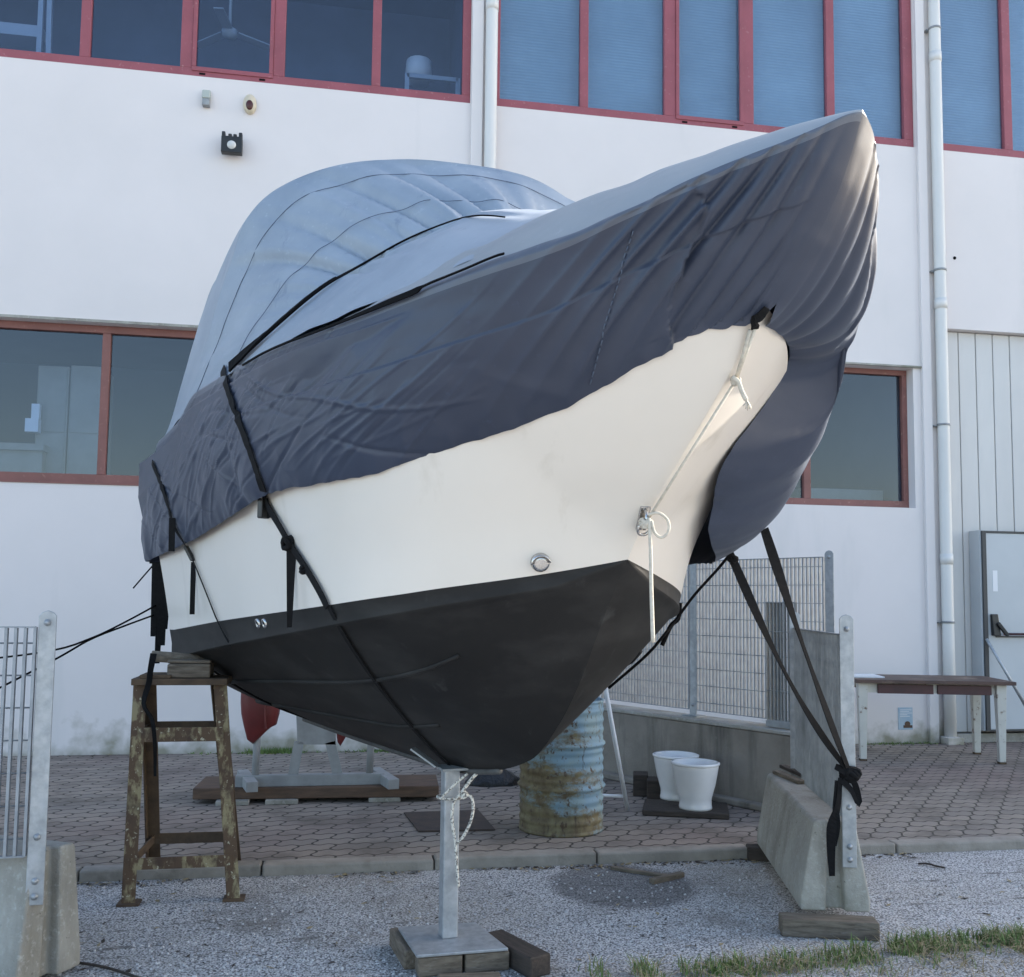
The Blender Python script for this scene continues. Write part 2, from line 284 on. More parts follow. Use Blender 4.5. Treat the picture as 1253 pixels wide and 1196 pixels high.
# ------------------------------------------------------------------ mesh builder
class MB:
    def __init__(s): s.v = []; s.f = []; s.sm = []; s.mi = []
    def add(s, vs, fs, smooth=False, mi=0):
        o = len(s.v); s.v += [tuple(p) for p in vs]
        for f in fs: s.f.append(tuple(i + o for i in f)); s.sm.append(smooth); s.mi.append(mi)
        return s
    def hexa(s, a, b, mi=0):                       # a: 4 lower corners, b: 4 upper corners, counter-clockwise from above
        return s.add(list(a) + list(b), [(3, 2, 1, 0), (4, 5, 6, 7), (0, 1, 5, 4), (1, 2, 6, 5), (2, 3, 7, 6), (3, 0, 4, 7)], mi=mi)
    def box(s, x0, x1, y0, y1, z0, z1, mi=0):
        return s.hexa([(x0, y0, z0), (x1, y0, z0), (x1, y1, z0), (x0, y1, z0)], [(x0, y0, z1), (x1, y0, z1), (x1, y1, z1), (x0, y1, z1)], mi)
    def cbox(s, c, size, rz=0, mi=0):
        cx, cy, cz = c; w, d, h = (k / 2 for k in size); ca, sa = math.cos(rz), math.sin(rz)
        q = [(cx + ca * a - sa * b, cy + sa * a + ca * b) for a, b in ((-w, -d), (w, -d), (w, d), (-w, d))]
        return s.hexa([(x, y, cz - h) for x, y in q], [(x, y, cz + h) for x, y in q], mi)
    def beam(s, p, q, w, h, up=(0, 0, 1), w2=None, h2=None, mi=0):
        p, q = Vector(p), Vector(q); d = (q - p).normalized(); u = Vector(up); r = d.cross(u)
        if r.length < 1e-4: r = d.cross(Vector((1, 0, 0)))
        r.normalize(); u = r.cross(d); w2 = w2 or w; h2 = h2 or h
        def ring(c, w, h): return [c - r * w / 2 - u * h / 2, c + r * w / 2 - u * h / 2, c + r * w / 2 + u * h / 2, c - r * w / 2 + u * h / 2]
        return s.add(ring(p, w, h) + ring(q, w2, h2), [(0, 1, 2, 3), (7, 6, 5, 4), (4, 5, 1, 0), (5, 6, 2, 1), (6, 7, 3, 2), (7, 4, 0, 3)], mi=mi)
    def tube(s, pts, r, n=8, closed=False, mi=0, r2=None):
        pts = [Vector(p) for p in pts]; m = len(pts); vs = []; fs = []
        up = Vector((0, 0, 1)); prev = None
        for i, p in enumerate(pts):
            a = pts[i - 1] if (i or closed) else pts[0]; b = pts[(i + 1) % m] if (i < m - 1 or closed) else pts[-1]
            d = (b - a).normalized()
            if prev is None:
                x = d.cross(up);  x = d.cross(Vector((1, 0, 0))) if x.length < 1e-3 else x
            else: x = prev - d * prev.dot(d)
            x.normalize(); prev = x; y = d.cross(x); rr = r if r2 is None else r + (r2 - r) * i / (m - 1)
            vs += [p + (x * math.cos(k * 2 * math.pi / n) + y * math.sin(k * 2 * math.pi / n)) * rr for k in range(n)]
        for i in range(m if closed else m - 1):
            j = (i + 1) % m
            fs += [(i * n + k, i * n + (k + 1) % n, j * n + (k + 1) % n, j * n + k) for k in range(n)]
        if not closed: fs += [tuple(range(n))[::-1], tuple((m - 1) * n + k for k in range(n))]
        return s.add(vs, fs, True, mi)
    def lathe(s, prof, c=(0, 0, 0), n=40, mi=0, smooth=True):
        vs = []; fs = []; m = len(prof)
        for (r, z) in prof: vs += [(c[0] + r * math.cos(k * 2 * math.pi / n), c[1] + r * math.sin(k * 2 * math.pi / n), c[2] + z) for k in range(n)]
        for i in range(m - 1): fs += [(i * n + k, i * n + (k + 1) % n, (i + 1) * n + (k + 1) % n, (i + 1) * n + k) for k in range(n)]
        return s.add(vs, fs, smooth, mi)
    def ribbon(s, pts, nrm, w, th=.003, mi=0):
        """flat webbing: pts path, nrm one normal per point"""
        pts = [Vector(p) for p in pts]; m = len(pts); vs = []
        ws = w if isinstance(w, (list, tuple)) else [w] * m
        for i, p in enumerate(pts):
            d = (pts[min(i + 1, m - 1)] - pts[max(i - 1, 0)]).normalized(); n = Vector(nrm[i]).normalized(); x = d.cross(n).normalized(); n = x.cross(d)
            a = ws[i] / 2
            vs += [p - x * a, p + x * a, p + x * a + n * th, p - x * a + n * th]
        fs = [(0, 1, 2, 3), tuple((m - 1) * 4 + k for k in (3, 2, 1, 0))]
        for i in range(m - 1):
            for k in range(4): fs.append((i * 4 + k, (i + 1) * 4 + k, (i + 1) * 4 + (k + 1) % 4, i * 4 + (k + 1) % 4))
        return s.add(vs, fs, False, mi)
    def grid(s, P, smooth=True, mi=0, flip=False):
        a, b, _ = P.shape
        fs = []
        for i in range(a - 1):
            for j in range(b - 1):
                q = (i * b + j, (i + 1) * b + j, (i + 1) * b + j + 1, i * b + j + 1); fs.append(q[::-1] if flip else q)
        return s.add([tuple(p) for p in P.reshape(-1, 3)], fs, smooth, mi)
    def build(s, name, m, parent=None, origin=None, bevel=0, seg=2):
        me = bpy.data.meshes.new(name); o = Vector(origin) if origin is not None else Vector((0, 0, 0))
        me.from_pydata([tuple(Vector(p) - o) for p in s.v], [], s.f); me.validate()
        for k in (m if isinstance(m, (list, tuple)) else [m]): me.materials.append(k)
        if len(me.polygons) == len(s.f):
            me.polygons.foreach_set('use_smooth', s.sm); me.polygons.foreach_set('material_index', s.mi)
        import bmesh
        bm = bmesh.new(); bm.from_mesh(me); bmesh.ops.recalc_face_normals(bm, faces=bm.faces); bm.to_mesh(me); bm.free()
        ob = bpy.data.objects.new(name, me); COL.objects.link(ob); ob.location = o
        if bevel:
            bv = ob.modifiers.new('Bevel', 'BEVEL'); bv.width = bevel; bv.segments = seg; bv.limit_method = 'ANGLE'; bv.angle_limit = math.radians(40)
        if parent is not None: adopt(ob, parent)
        return ob
def wmat(o):
    m = o.matrix_basis.copy()
    return wmat(o.parent) @ o.matrix_parent_inverse @ m if o.parent else m
def adopt(ob, parent):
    ob.parent = parent; ob.matrix_parent_inverse = wmat(parent).inverted()
def tag(o, label=None, cat=None, group=None, kind=None):
    if label: o['label'] = label
    if cat: o['category'] = cat
    if group: o['group'] = group
    if kind: o['kind'] = kind
    return o
def empty(name, loc, label, cat, group=None, rz=0):
    o = bpy.data.objects.new(name, None); COL.objects.link(o); o.location = loc; o.rotation_euler = (0, 0, rz); o.empty_display_size = .1
    return tag(o, label, cat, group)
def copy_tree(o, parent=None):
    c = o.copy(); COL.objects.link(c)
    if parent is not None:
        c.parent = parent; c.matrix_parent_inverse = o.matrix_parent_inverse.copy()
    for ch in list(o.children): copy_tree(ch, c)
    return c
def catmull(pts, n):
    P = [Vector(p) for p in pts]; P = [P[0] * 2 - P[1]] + P + [P[-1] * 2 - P[-2]]; out = []
    segs = len(P) - 3
    # chord-length resample
    fine = []
    for i in range(segs):
        a, b, c, d = P[i:i + 4]
        for k in range(24):
            t = k / 24
            fine.append(.5 * ((2 * b) + (c - a) * t + (2 * a - 5 * b + 4 * c - d) * t * t + (3 * b - 3 * c + d - a) * t ** 3))
    fine.append(P[-2])
    L = [0]
    for i in range(1, len(fine)): L.append(L[-1] + (fine[i] - fine[i - 1]).length)
    j = 0
    for k in range(n):
        s = L[-1] * k / (n - 1)
        while j < len(L) - 2 and L[j + 1] < s: j += 1
        f = (s - L[j]) / max(1e-9, L[j + 1] - L[j]); out.append(fine[j].lerp(fine[j + 1], min(1, max(0, f))))
    return out
def curve1(xs, ys):                                 # smooth monotone-ish interpolation of a table
    xs = np.array(xs, float); ys = np.array(ys, float); o = np.argsort(xs); xs, ys = xs[o], ys[o]
    d = np.diff(ys) / np.diff(xs); m = np.zeros_like(ys); m[1:-1] = np.where(d[1:] * d[:-1] > 0, 2 * d[1:] * d[:-1] / (d[1:] + d[:-1] + 1e-12), 0); m[0], m[-1] = d[0], d[-1]
    def f(x):
        x = np.clip(np.asarray(x, float), xs[0], xs[-1]); i = np.clip(np.searchsorted(xs, x) - 1, 0, len(xs) - 2)
        h = xs[i + 1] - xs[i]; t = (x - xs[i]) / h
        return (2 * t**3 - 3 * t**2 + 1) * ys[i] + (t**3 - 2 * t**2 + t) * h * m[i] + (-2 * t**3 + 3 * t**2) * ys[i + 1] + (t**3 - t**2) * h * m[i + 1]
    return f
def nz(x, y, z): return noise.noise(Vector((x, y, z)))
UP = Vector((0, 0, 1))
#==BODY==
# ================================================================== SETTING
D = G(600, 917, 0).y
mb = MB(); mb.add([(-90, -90, GZ), (90, -90, GZ), (90, 90, GZ), (-90, 90, GZ)], [(0, 1, 2, 3)])
tag(mb.build('gravel_ground', M['gravel']), kind='structure')
mb = MB(); mb.box(-30, 30, 6.09, D + .3, GZ - .1, 0)
tag(mb.build('pavement', M['pavers']), kind='structure')
mb = MB(); x = -12.4
while x < 14:
    mb.box(x, x + .992, 5.965 + random.uniform(-.006, .006), 6.086, GZ - .1, .012 + random.uniform(-.006, .006)); x += 1.0
M["kerb"] = mat('old_kerb_stone', (.34, .31, .27), (.22, .2, .17), 5, .35, .7, .9, 0, layers=[((.12, .105, .085), 3, .55, .75, one)], bmp=(40, .5, .01))
tag(mb.build('kerb', M['kerb'], bevel=.012), kind='structure')

# ================================================================== FACTORY BUILDING
HB = 13.2; X0, X1 = -16, 36  # unseen height and right-hand length, set so the building's shadow spares the bow
bd = empty('factory_building', (1.4, D, 0), 'white rendered factory building with red framed upper windows behind the covered boat', 'building')
ops = [(-4.9, 1.275, 6.965, 9.4), (1.557, 6.595, 6.965, 9.4), (6.951, 12.6, 6.965, 9.4), (-4.9, 1.2, 2.665, 4.29), (1.65, 6.505, 2.665, 4.30), (6.94, 13.5, .10, 4.80)]
def facade():
    mb = MB(); xs = sorted({X0, X1} | {a for o in ops for a in o[:2]}); zs = sorted({0 - .1, HB} | {a for o in ops for a in o[2:]})
    for i in range(len(xs) - 1):
        for j in range(len(zs) - 1):
            cx, cz = (xs[i] + xs[i + 1]) / 2, (zs[j] + zs[j + 1]) / 2
            if any(o[0] < cx < o[1] and o[2] < cz < o[3] for o in ops): continue
            mb.add([(xs[i], D, zs[j]), (xs[i + 1], D, zs[j]), (xs[i + 1], D, zs[j + 1]), (xs[i], D, zs[j + 1])], [(0, 1, 2, 3)])
    for a, b, c, d in ops:
        e = D + .28
        mb.add([(a, D, c), (a, D, d), (a, e, d), (a, e, c)], [(0, 1, 2, 3)]); mb.add([(b, D, c), (b, D, d), (b, e, d), (b, e, c)], [(3, 2, 1, 0)])
        mb.add([(a, D, d), (b, D, d), (b, e, d), (a, e, d)], [(0, 1, 2, 3)]); mb.add([(a, D, c), (b, D, c), (b, e, c), (a, e, c)], [(3, 2, 1, 0)])
    # gable walls, rear wall
    mb.add([(X0, D, -.1), (X0, D + 16, -.1), (X0, D + 16, HB), (X0, D, HB)], [(0, 1, 2, 3)]); mb.add([(X1, D, -.1), (X1, D + 16, -.1), (X1, D + 16, HB), (X1, D, HB)], [(0, 1, 2, 3)])
    mb.add([(X0, D + 16, -.1), (X1, D + 16, -.1), (X1, D + 16, HB), (X0, D + 16, HB)], [(0, 1, 2, 3)])
    return mb.build('wall', M['wall'], bd)
facade()
mb = MB(); mb.box(X0 - .05, X1 + .05, D - .06, D + 16.1, HB, HB + .3); mb.build('roof', M['galv_dark'], bd)
for a, b in ((1.281, 1.405), (6.601, 6.716)):
    mb = MB(); mb.box(a, b, D - .045, D + .02, -.05, HB - .01); mb.build('pilaster', M['wall'], bd, bevel=.006)
for cx, z0 in ((1.49, .05), (6.83, .08)):
    mb = MB(); mb.tube([(cx, D - .075, z0 + i * (13.0 - z0) / 12) for i in range(13)], .066, 20)
    for zz in (2.02, 5.0, 8.0): mb.tube([(cx, D - .075, zz), (cx, D - .075, zz + .12)], .0715, 20)
    p = mb.build('downpipe', M['pipe'], bd)
    for zz in (1.35, 3.62, 5.45, 8.4):
        k = MB(); k.tube([(cx, D - .075, zz), (cx, D - .075, zz + .025)], .073, 20); k.box(cx - .1, cx - .05, D - .06, D + .01, zz - .002, zz + .012)
        k.build('pipe_clamp', M['galv_dark'], p)
mb = MB(); mb.cbox((6.83, D - .08, .03), (.2, .2, .10)); mb.build('downpipe_foot', M['wall'], bd, bevel=.01)

def window(name, x0, x1, z0, z1, y, fm, mull, sash=(), bot=.105, top=.1, side=.05, sideR=None):
    """frame mesh = the part; panes (and sashes) are its sub-parts"""
    sr = sideR or side; mb = MB(); f0, f1 = y, y + .07
    mb.box(x0, x1, f0, f1, z0, z0 + bot); mb.box(x0, x1, f0, f1, z1 - top, z1)
    zl, zh = z0 + bot, z1 - top
    mb.box(x0, x0 + side, f0 + .001, f1, zl, zh); mb.box(x1 - sr, x1, f0 + .001, f1, zl, zh)
    ed = [x0 + side]
    for c, w in mull: mb.box(c - w / 2, c + w / 2, f0 + .001, f1, zl, zh); ed += [c - w / 2, c + w / 2]
    ed.append(x1 - sr)
    fr = mb.build(name, fm, bd, bevel=.005)
    for i in range(0, len(ed), 2):
        a, b = ed[i], ed[i + 1]
        g = MB(); g.box(a - .01, b + .01, y + .045, y + .051, zl - .01, zh + .01); g.build('pane', M['glass'], fr)
        if any(a < s < b for s in sash):
            q = MB(); w = .04
            q.box(a, b, f0 - .012, f0 + .03, zl - .035, zl + .012); q.box(a, a + w, f0 - .012, f0 + .03, zl + .012, zh); q.box(b - w, b, f0 - .012, f0 + .03, zl + .012, zh)
            q.build('sash', fm, fr, bevel=.004)
            for t in (.13, .87): h = MB(); h.box(a + (b - a) * t - .03, a + (b - a) * t + .03, f0 - .004, f0 + .002, z0 + .035, z0 + .055); h.build('drain_slot', M['cord'], fr)
    return fr
window('window', -4.9, 1.275, 6.965, 9.4, D + .03, M['red_frame'], [(-3.75, .1), (-2.722, .1), (-1.72, .12), (-.775, .12), (.248, .095)], (-1.2,), side=.06, sideR=.09)
window('window', 1.557, 6.595, 6.965, 9.4, D + .03, M['red_frame'], [(2.56, .095), (3.567, .135), (4.513, .13), (5.54, .1)], (4.0,), side=.045, sideR=.12)
window('window', 6.951, 12.6, 6.965, 9.4, D + .03, M['red_frame'], [(7.86, .11), (8.9, .11), (10, .11), (11, .11)], (), side=.03)
window('window', -4.9, 1.2, 2.665, 4.29, D + .11, M['brown_frame'], [(-3.62, .08), (-2.40, .08), (-1.17, .08), (.05, .08)], (), bot=.10, top=.075)
window('window', 1.65, 6.505, 2.665, 4.30, D + .13, M['brown_frame'], [(2.86, .08), (4.05, .08), (5.24, .085)], (), bot=.09, top=.06, side=.05, sideR=.06)
mb = MB(); mb.box(-4.9, 1.2, D - .01, D + .16, 2.65, 2.668); mb.build('sill', M['brown_frame'], bd)
mb = MB(); mb.box(-4.9, 1.2, D - .012, D + .02, 4.291, 4.318); mb.build('lintel_edge', M['concrete'], bd)
mb = MB(); mb.box(1.60, 6.60, D - .03, D + .02, 4.301, 4.322); mb.build('lintel_edge', M['concrete'], bd)
# rooms behind the glass
def room(x0, x1, z0, z1, dep, m):
    a, b = D + .285, D + dep; mb = MB()
    mb.add([(x0, b, z0), (x1, b, z0), (x1, b, z1), (x0, b, z1)], [(0, 1, 2, 3)])
    mb.add([(x0, a, z0), (x0, b, z0), (x0, b, z1), (x0, a, z1)], [(0, 1, 2, 3)]); mb.add([(x1, a, z0), (x1, b, z0), (x1, b, z1), (x1, a, z1)], [(0, 1, 2, 3)])
    mb.add([(x0, a, z0), (x1, a, z0), (x1, b, z0), (x0, b, z0)], [(0, 1, 2, 3)]); mb.add([(x0, a, z1), (x1, a, z1), (x1, b, z1), (x0, b, z1)], [(0, 1, 2, 3)])
    return mb.build('room', m, bd)
room(-5.0, 1.3, 6.6, 9.5, 2.6, M['interior_blue']); room(-5.0, 1.25, 2.3, 4.5, 3.0, M['blackout']); room(1.6, 6.55, 2.3, 4.5, 3.0, M['blackout'])
for a, b, z in ((1.56, 6.59, 9.39), (6.96, 12.58, 9.39)):
    mb = MB(); mb.box(a, b, D + .17, D + .18, 6.97, z); mb.build('blind', M['blind'], bd)
# tall gate of ribbed panels in the right bay
mb = MB(); x = 6.945; k = 0
while x < 13.4:
    w = .212; mb.box(x, x + w, D + .10, D + .14, .105, 4.79); mb.box(x + w, x + w + .014, D + .118, D + .14, .105, 4.79); x += w + .014
M['gate'] = mat('off_white_ribbed_panel', (.62, .615, .60), (.56, .555, .545), 1.5, .35, .7, .5, 0, (1, 1, .3))
mb.build('gate_panel', M['gate'], bd, bevel=.004)
mb = MB(); mb.box(6.95, 13.4, D - .02, D + .09, -.04, .10); mb.build('threshold', M['concrete'], bd, bevel=.006)
# steel door leaf folded open against the gate
dr = MB(); dr.box(7.305, 8.30, D - .11, D - .06, .155, 2.39); door = dr.build('door', M['door_grey'], bd, bevel=.004)
q = MB(); q.box(7.255, 7.303, D - .125, D - .045, .14, 2.415); q.box(7.303, 8.3, D - .12, D - .05, 2.392, 2.415); q.box(7.303, 8.3, D - .12, D - .05, .135, .153); q.build('door_edge', M['dark_edge'], door)
q = MB(); q.box(7.235, 7.2545, D - .10, D + .09, .14, 2.42); q.build('door_frame', M['door_grey'], bd)
q = MB(); q.hexa([(7.345, D - .17, 1.215), (7.435, D - .17, 1.215), (7.435, D - .112, 1.215), (7.345, D - .112, 1.215)], [(7.335, D - .15, 1.46), (7.415, D - .15, 1.46), (7.415, D - .112, 1.46), (7.335, D - .112, 1.46)])
q.beam((7.40, D - .16, 1.36), (7.50, D - .19, 1.215), .05, .04); q.build('handle', M['black_plastic'], door, bevel=.008)
q = MB(); q.tube([(7.46, D - .18, 1.235), (8.25, D - .18, 1.235)], .014, 10); q.build('push_bar', M['maroon'], door)
q = MB(); q.box(7.40, 8.30, D - .125, D - .1105, 1.195, 1.212); q.build('middle_rail', M['dark_edge'], door)
q = MB(); q.box(7.385, 7.445, D - .1125, D - .1105, 1.72, 1.96); q.build('sticker', M['paper'], door)
rod = MB(); rod.tube([W(1207, 782, D - .15), W(1256, 866, D - .3)], .017, 10); tag(rod.build('stay_rod', M['galv']), 'thin silver rod slanting down across the open grey door', 'rod')

# wall mounted things
p = W(285, 182, D); e = empty('floodlight', (p.x, D, p.z), 'black square floodlight with round lens on the wall under the sensors', 'floodlight')
mb = MB(); mb.box(p.x - .105, p.x + .105, D - .13, D - .05, p.z - .10, p.z + .075)
for s in (-.085, -.02, .03, .085): mb.box(p.x + s - .018, p.x + s + .018, D - .12, D - .06, p.z + .075, p.z + .105 + (abs(s) > .05) * .02)
mb.build('housing', M['black_plastic'], e, bevel=.008)
mb = MB(); mb.box(p.x - .05, p.x + .05, D - .052, D, p.z - .04, p.z + .05); mb.build('bracket', M['black_plastic'], e)
mb = MB(); mb.lathe([(.0, -.018), (.03, -.014), (.045, 0)], (0, 0, 0), 24); mb.v = [(p.x + a, D - .131 + c, p.z - .02 + b) for a, b, c in mb.v]; mb.build('lens', M['lens'], e)
p = W(253, 124, D); e = empty('motion_sensor', (p.x, D, p.z), 'small grey boxy motion sensor, left of the two fittings above the black floodlight', 'sensor', 'pair of small fittings on the wall')
mb = MB(); mb.hexa([(p.x - .042, D - .075, p.z + .0), (p.x + .042, D - .075, p.z + .0), (p.x + .042, D, p.z + .0), (p.x - .042, D, p.z + .0)], [(p.x - .042, D - .05, p.z + .10), (p.x + .042, D - .05, p.z + .10), (p.x + .042, D, p.z + .10), (p.x - .042, D, p.z + .10)]); mb.build('housing', M['sensor'], e, bevel=.012)
mb = MB(); mb.box(p.x - .037, p.x + .037, D - .07, D - .002, p.z - .075, p.z - .001); mb.build('detector_window', M['galv_dark'], e, bevel=.008)
p = W(306, 129, D); e = empty('oval_wall_lamp', (p.x, D, p.z), 'small cream oval fitting with a dark red centre on the wall', 'lamp', 'pair of small fittings on the wall')
def oval(cx, cz, a, b, y0, y1, m, name):
    mb = MB(); n = 28; pr = [(1, 0), (1, .5), (.8, .85), (0, 1)]; vs = []; fs = []
    for r, h in pr: vs += [(cx + a * r * math.cos(k * 2 * math.pi / n), y0 + (y1 - y0) * h, cz + b * r * math.sin(k * 2 * math.pi / n)) for k in range(n)]
    for i in range(len(pr) - 1): fs += [(i * n + k, i * n + (k + 1) % n, (i + 1) * n + (k + 1) % n, (i + 1) * n + k) for k in range(n)]
    mb.add(vs, fs, True); return mb.build(name, m, e)
oval(p.x, p.z, .068, .105, D, D - .06, M['cream_plastic'], 'housing'); oval(p.x, p.z - .025, .036, .052, D - .05, D - .072, M['red_lens'], 'lens')
p = W(1168, 316, D); mb = MB(); mb.lathe([(.0, .01), (.018, .008), (.02, 0)], n=14); mb.v = [(p.x + a, D - c, p.z + b) for a, b, c in mb.v]; tag(mb.build('cable_plug', M['cord']), 'tiny round black plug on the white wall right of the downpipe', 'plug')
a, b = W(1099, 866, D - .004), W(1117, 893, D - .004)
po = empty('notice', (a.x, D, b.z), 'pale blue paper notice stuck low on the wall seen under the table', 'notice')
mb = MB(); mb.box(a.x, b.x, D - .005, D - .001, b.z, a.z); mb.build('sheet', M['poster'], po)
mb = MB()
for k in range(5): mb.box(a.x + .02, a.x + .02 + (.14, .11, .15, .09, .12)[k], D - .0065, D - .0052, a.z - .03 - k * .018, a.z - .023 - k * .018)
mb.build('print_lines', M['paper'], po)
mb = MB(); mb.lathe([(0, .001), (.03, 0)], n=12); mb.v = [(a.x + .11 + x_ * 1.2, D - .0066, b.z + .065 + y_) for x_, y_, z_ in mb.v]; mb.box(a.x + .06, a.x + .17, D - .0068, D - .0052, b.z + .02, b.z + .05); mb.build('picture', M['wood_brown'], po)

# things seen through the panes
p = W(533, 60, D + .9); e = empty('storage_rack', (p.x, p.y, 6.6), 'pale metal rack seen through the upper window beside the downpipe', 'rack')
for xx in (-.33, .27):
    for yy in (0, .5): mb = MB(); mb.beam((p.x + xx, p.y + yy, 6.61), (p.x + xx, p.y + yy, 7.72), .05, .05); mb.build('post', M['shelf'], e)
for zz in (7.70, 7.25, 6.9):
    for yy in (0, .5): mb = MB(); mb.beam((p.x - .33, p.y + yy, zz), (p.x + .27, p.y + yy, zz), .05, .05); mb.build('rail', M['shelf'], e)
mb = MB(); mb.lathe([(0, 0), (.13, .0), (.16, .12), (.15, .26), (.0, .32)], (p.x - .18, p.y + .2, 7.735), 16); tag(mb.build('white_sack', M['paper']), 'rounded white sack on top of the pale rack behind the upper window', 'sack')
p = W(281, 40, D + 1.0); e = empty('ceiling_fan', (p.x, p.y, 9.3), 'pale ceiling fan hanging behind the opening upper window', 'fan')
mb = MB(); mb.tube([(p.x, p.y, p.z), (p.x, p.y, 9.48)], .018, 8); mb.build('rod', M['shelf'], e)
mb = MB(); mb.lathe([(0, -.07), (.08, -.05), (.09, .02), (.03, .06)], tuple(p), 16); mb.build('motor', M['shelf'], e)
for k in range(3):
    an = .4 + k * 2 * math.pi / 3; mb = MB(); mb.beam(p + Vector((math.cos(an) * .09, math.sin(an) * .09, 0)), p + Vector((math.cos(an) * .52, math.sin(an) * .52, -.03)), .11, .012); mb.build('blade', M['shelf'], e)
p = W(25, 40, D + .8); e = empty('wall_shelf', (p.x, p.y, 6.6), 'pale shelf unit with boxes seen through the leftmost upper pane', 'shelf')
mb = MB(); mb.box(p.x - .5, p.x + .22, p.y, p.y + .3, p.z - .03, p.z + .10); mb.box(p.x - .5, p.x + .3, p.y, p.y + .3, p.z - .32, p.z - .24); mb.build('board', M['shelf'], e)
mb = MB(); mb.beam((p.x + .2, p.y, 6.62), (p.x + .2, p.y, 8.3), .05, .05); mb.beam((p.x + .32, p.y, 6.62), (p.x + .28, p.y, 8.3), .05, .05); mb.build('upright', M['shelf'], e)
for u0, u1, v0, v1, lb in ((47, 79, 447, 583, 'pale tall cabinet behind the lower left window, the narrower one'), (87, 121, 447, 583, 'beige tall cabinet behind the lower left window, close to the red mullion')):
    a = W(u0, v0, D + .75); b = W(u1, v1, D + .75); mb = MB(); mb.box(a.x, b.x, a.y, a.y + .5, 2.32, a.z); e = mb.build('tall_cabinet', M['beige'], None, origin=(a.x, a.y, 2.32), bevel=.01); tag(e, lb, 'cabinet', 'cabinets behind the lower window')
    q = MB(); q.box(a.x + .02, b.x - .02, a.y - .012, a.y, 3.28, a.z - .02); q.box(a.x + .02, b.x - .02, a.y - .012, a.y, 2.35, 3.26); q.build('door', M['beige'], e)
a = W(30, 528, D + .6); mb = MB(); mb.box(a.x, a.x + .13, a.y, a.y + .1, a.z, a.z + .14); mb.box(a.x + .05, a.x + .13, a.y + .02, a.y + .08, a.z + .14, a.z + .30); tag(mb.build('white_carton', M['paper'], None, origin=a), 'small white carton on the bench behind the lower left window', 'carton')
a = W(0, 545, D + .55); mb = MB(); mb.box(a.x - 1, a.x + .42, a.y, a.y + .6, a.z - .04, a.z + .03); mb.box(a.x - 1, a.x + .4, a.y + .05, a.y + .55, 2.32, a.z - .04); tag(mb.build('work_bench', M['beige'], None, origin=(a.x, a.y, 2.32)), 'low workbench behind the lower left window', 'bench')
a = W(1010, 598, D + .6); mb = MB(); mb.box(a.x - .3, a.x + .75, a.y, a.y + .6, 2.32, a.z); tag(mb.build('work_bench', M['beige'], None, origin=(a.x, a.y, 2.32)), 'pale bench behind the lower right window', 'bench')

# ================================================================== BOAT
stem = [(.767, -1.332), (.808, -.93), (.899, -.613), (1.069, -.414), (1.249, -.277), (1.415, -.181), (1.539, -.108), (1.704, 0), (1.847, .099), (2.02, .26), (2.218, .445), (2.432, .63), (2.62, .78), (2.8, .92)]
stemX = curve1([a for a, b in stem], [b for a, b in stem])
keelZ = curve1([-3.3, -2.2] + [b for a, b in stem[:8]], [.80, .775] + [a for a, b in stem[:8]])
zG = curve1([-3.3, -1.5, 0, .5, .8], [2.0, 2.27, 2.36, 2.44, 2.51])
def bw(s, w):                                     # half breadth: s metres aft of the stem at that level, w = 0 boot top .. 1 gunwale
    w = np.clip(w, 0, 1.2); L = 1.08 + .67 * w; p = 3.0 - .35 * w; q = 1.0 - .16 * np.clip(w, 0, 1); B = .84 + .13 * w ** 1.2
    return B * (1 - np.clip(1 - np.clip(s, 0, None) / L, 0, 1) ** p) ** q
def bB(X, z=0): return -float(bw(-X, 0))
bp = [atY(u, v, bB) for u, v in [(740, 690), (700, 697), (650, 705), (600, 712), (540, 720), (480, 729), (400, 741), (330, 751), (270, 760), (212, 771)]]
zB_ = curve1([p.x for p in bp] + [0], [p.z for p in bp] + [1.704])
def zB(X): return zB_(np.minimum(X, 0))
def bh(X, z):
    w = (z - zB(X)) / (zG(X) - zB(X)); return bw(stemX(z) - X, w)
XT = -3.15
T = np.linspace(0, 1, 110) ** 1.7; Wl = np.linspace(0, 1, 36)
def side(sg):
    P = np.zeros((len(Wl), len(T), 3))
    for i, w in enumerate(Wl):
        xs = 0.0
        for _ in range(12): xs = float(stemX((1 - w) * zB(xs) + w * zG(xs)))
        X = xs - (xs - XT) * T; z = (1 - w) * zB(X) + w * zG(X); P[i, :, 0] = X; P[i, :, 1] = sg * bw(xs - X, w); P[i, :, 2] = z
    return P
XB = -(np.linspace(0, 1, 110) ** 1.8) * -XT
XB = -np.abs(XB)
def bottom(sg):
    rows = []
    zb = zB(XB); b = bw(-XB, 0); zk = np.minimum(keelZ(XB), zb); dz = np.minimum(.05 + .035 * np.clip(-XB, 0, 4), (zb - zk) * .45); bc = b * .965
    rows.append(np.stack([XB, sg * b, zb], 1)); rows.append(np.stack([XB, sg * (b + bc) / 2, zb - dz / 2], 1))
    lip = .014 * np.clip(b * 4, 0, 1); rows.append(np.stack([XB, sg * (bc + lip), zb - dz + .004], 1)); rows.append(np.stack([XB, sg * (bc + lip), zb - dz], 1)); rows.append(np.stack([XB, sg * bc * .975, zb - dz - .006], 1))
    for k in range(1, 15):
        f = k / 14; rows.append(np.stack([XB, sg * bc * .975 * (1 - f), (zb - dz - .006) * (1 - f) + zk * f + np.sin(f * math.pi) * -.03 * np.clip(b, 0, 1)], 1))
    return np.stack(rows)
def Wd(P):
    A = np.array([[hX.x, hX.y, 0], [hY.x, hY.y, 0], [0, 0, 1]]); return P @ A + np.array([S0.x, S0.y, 0])
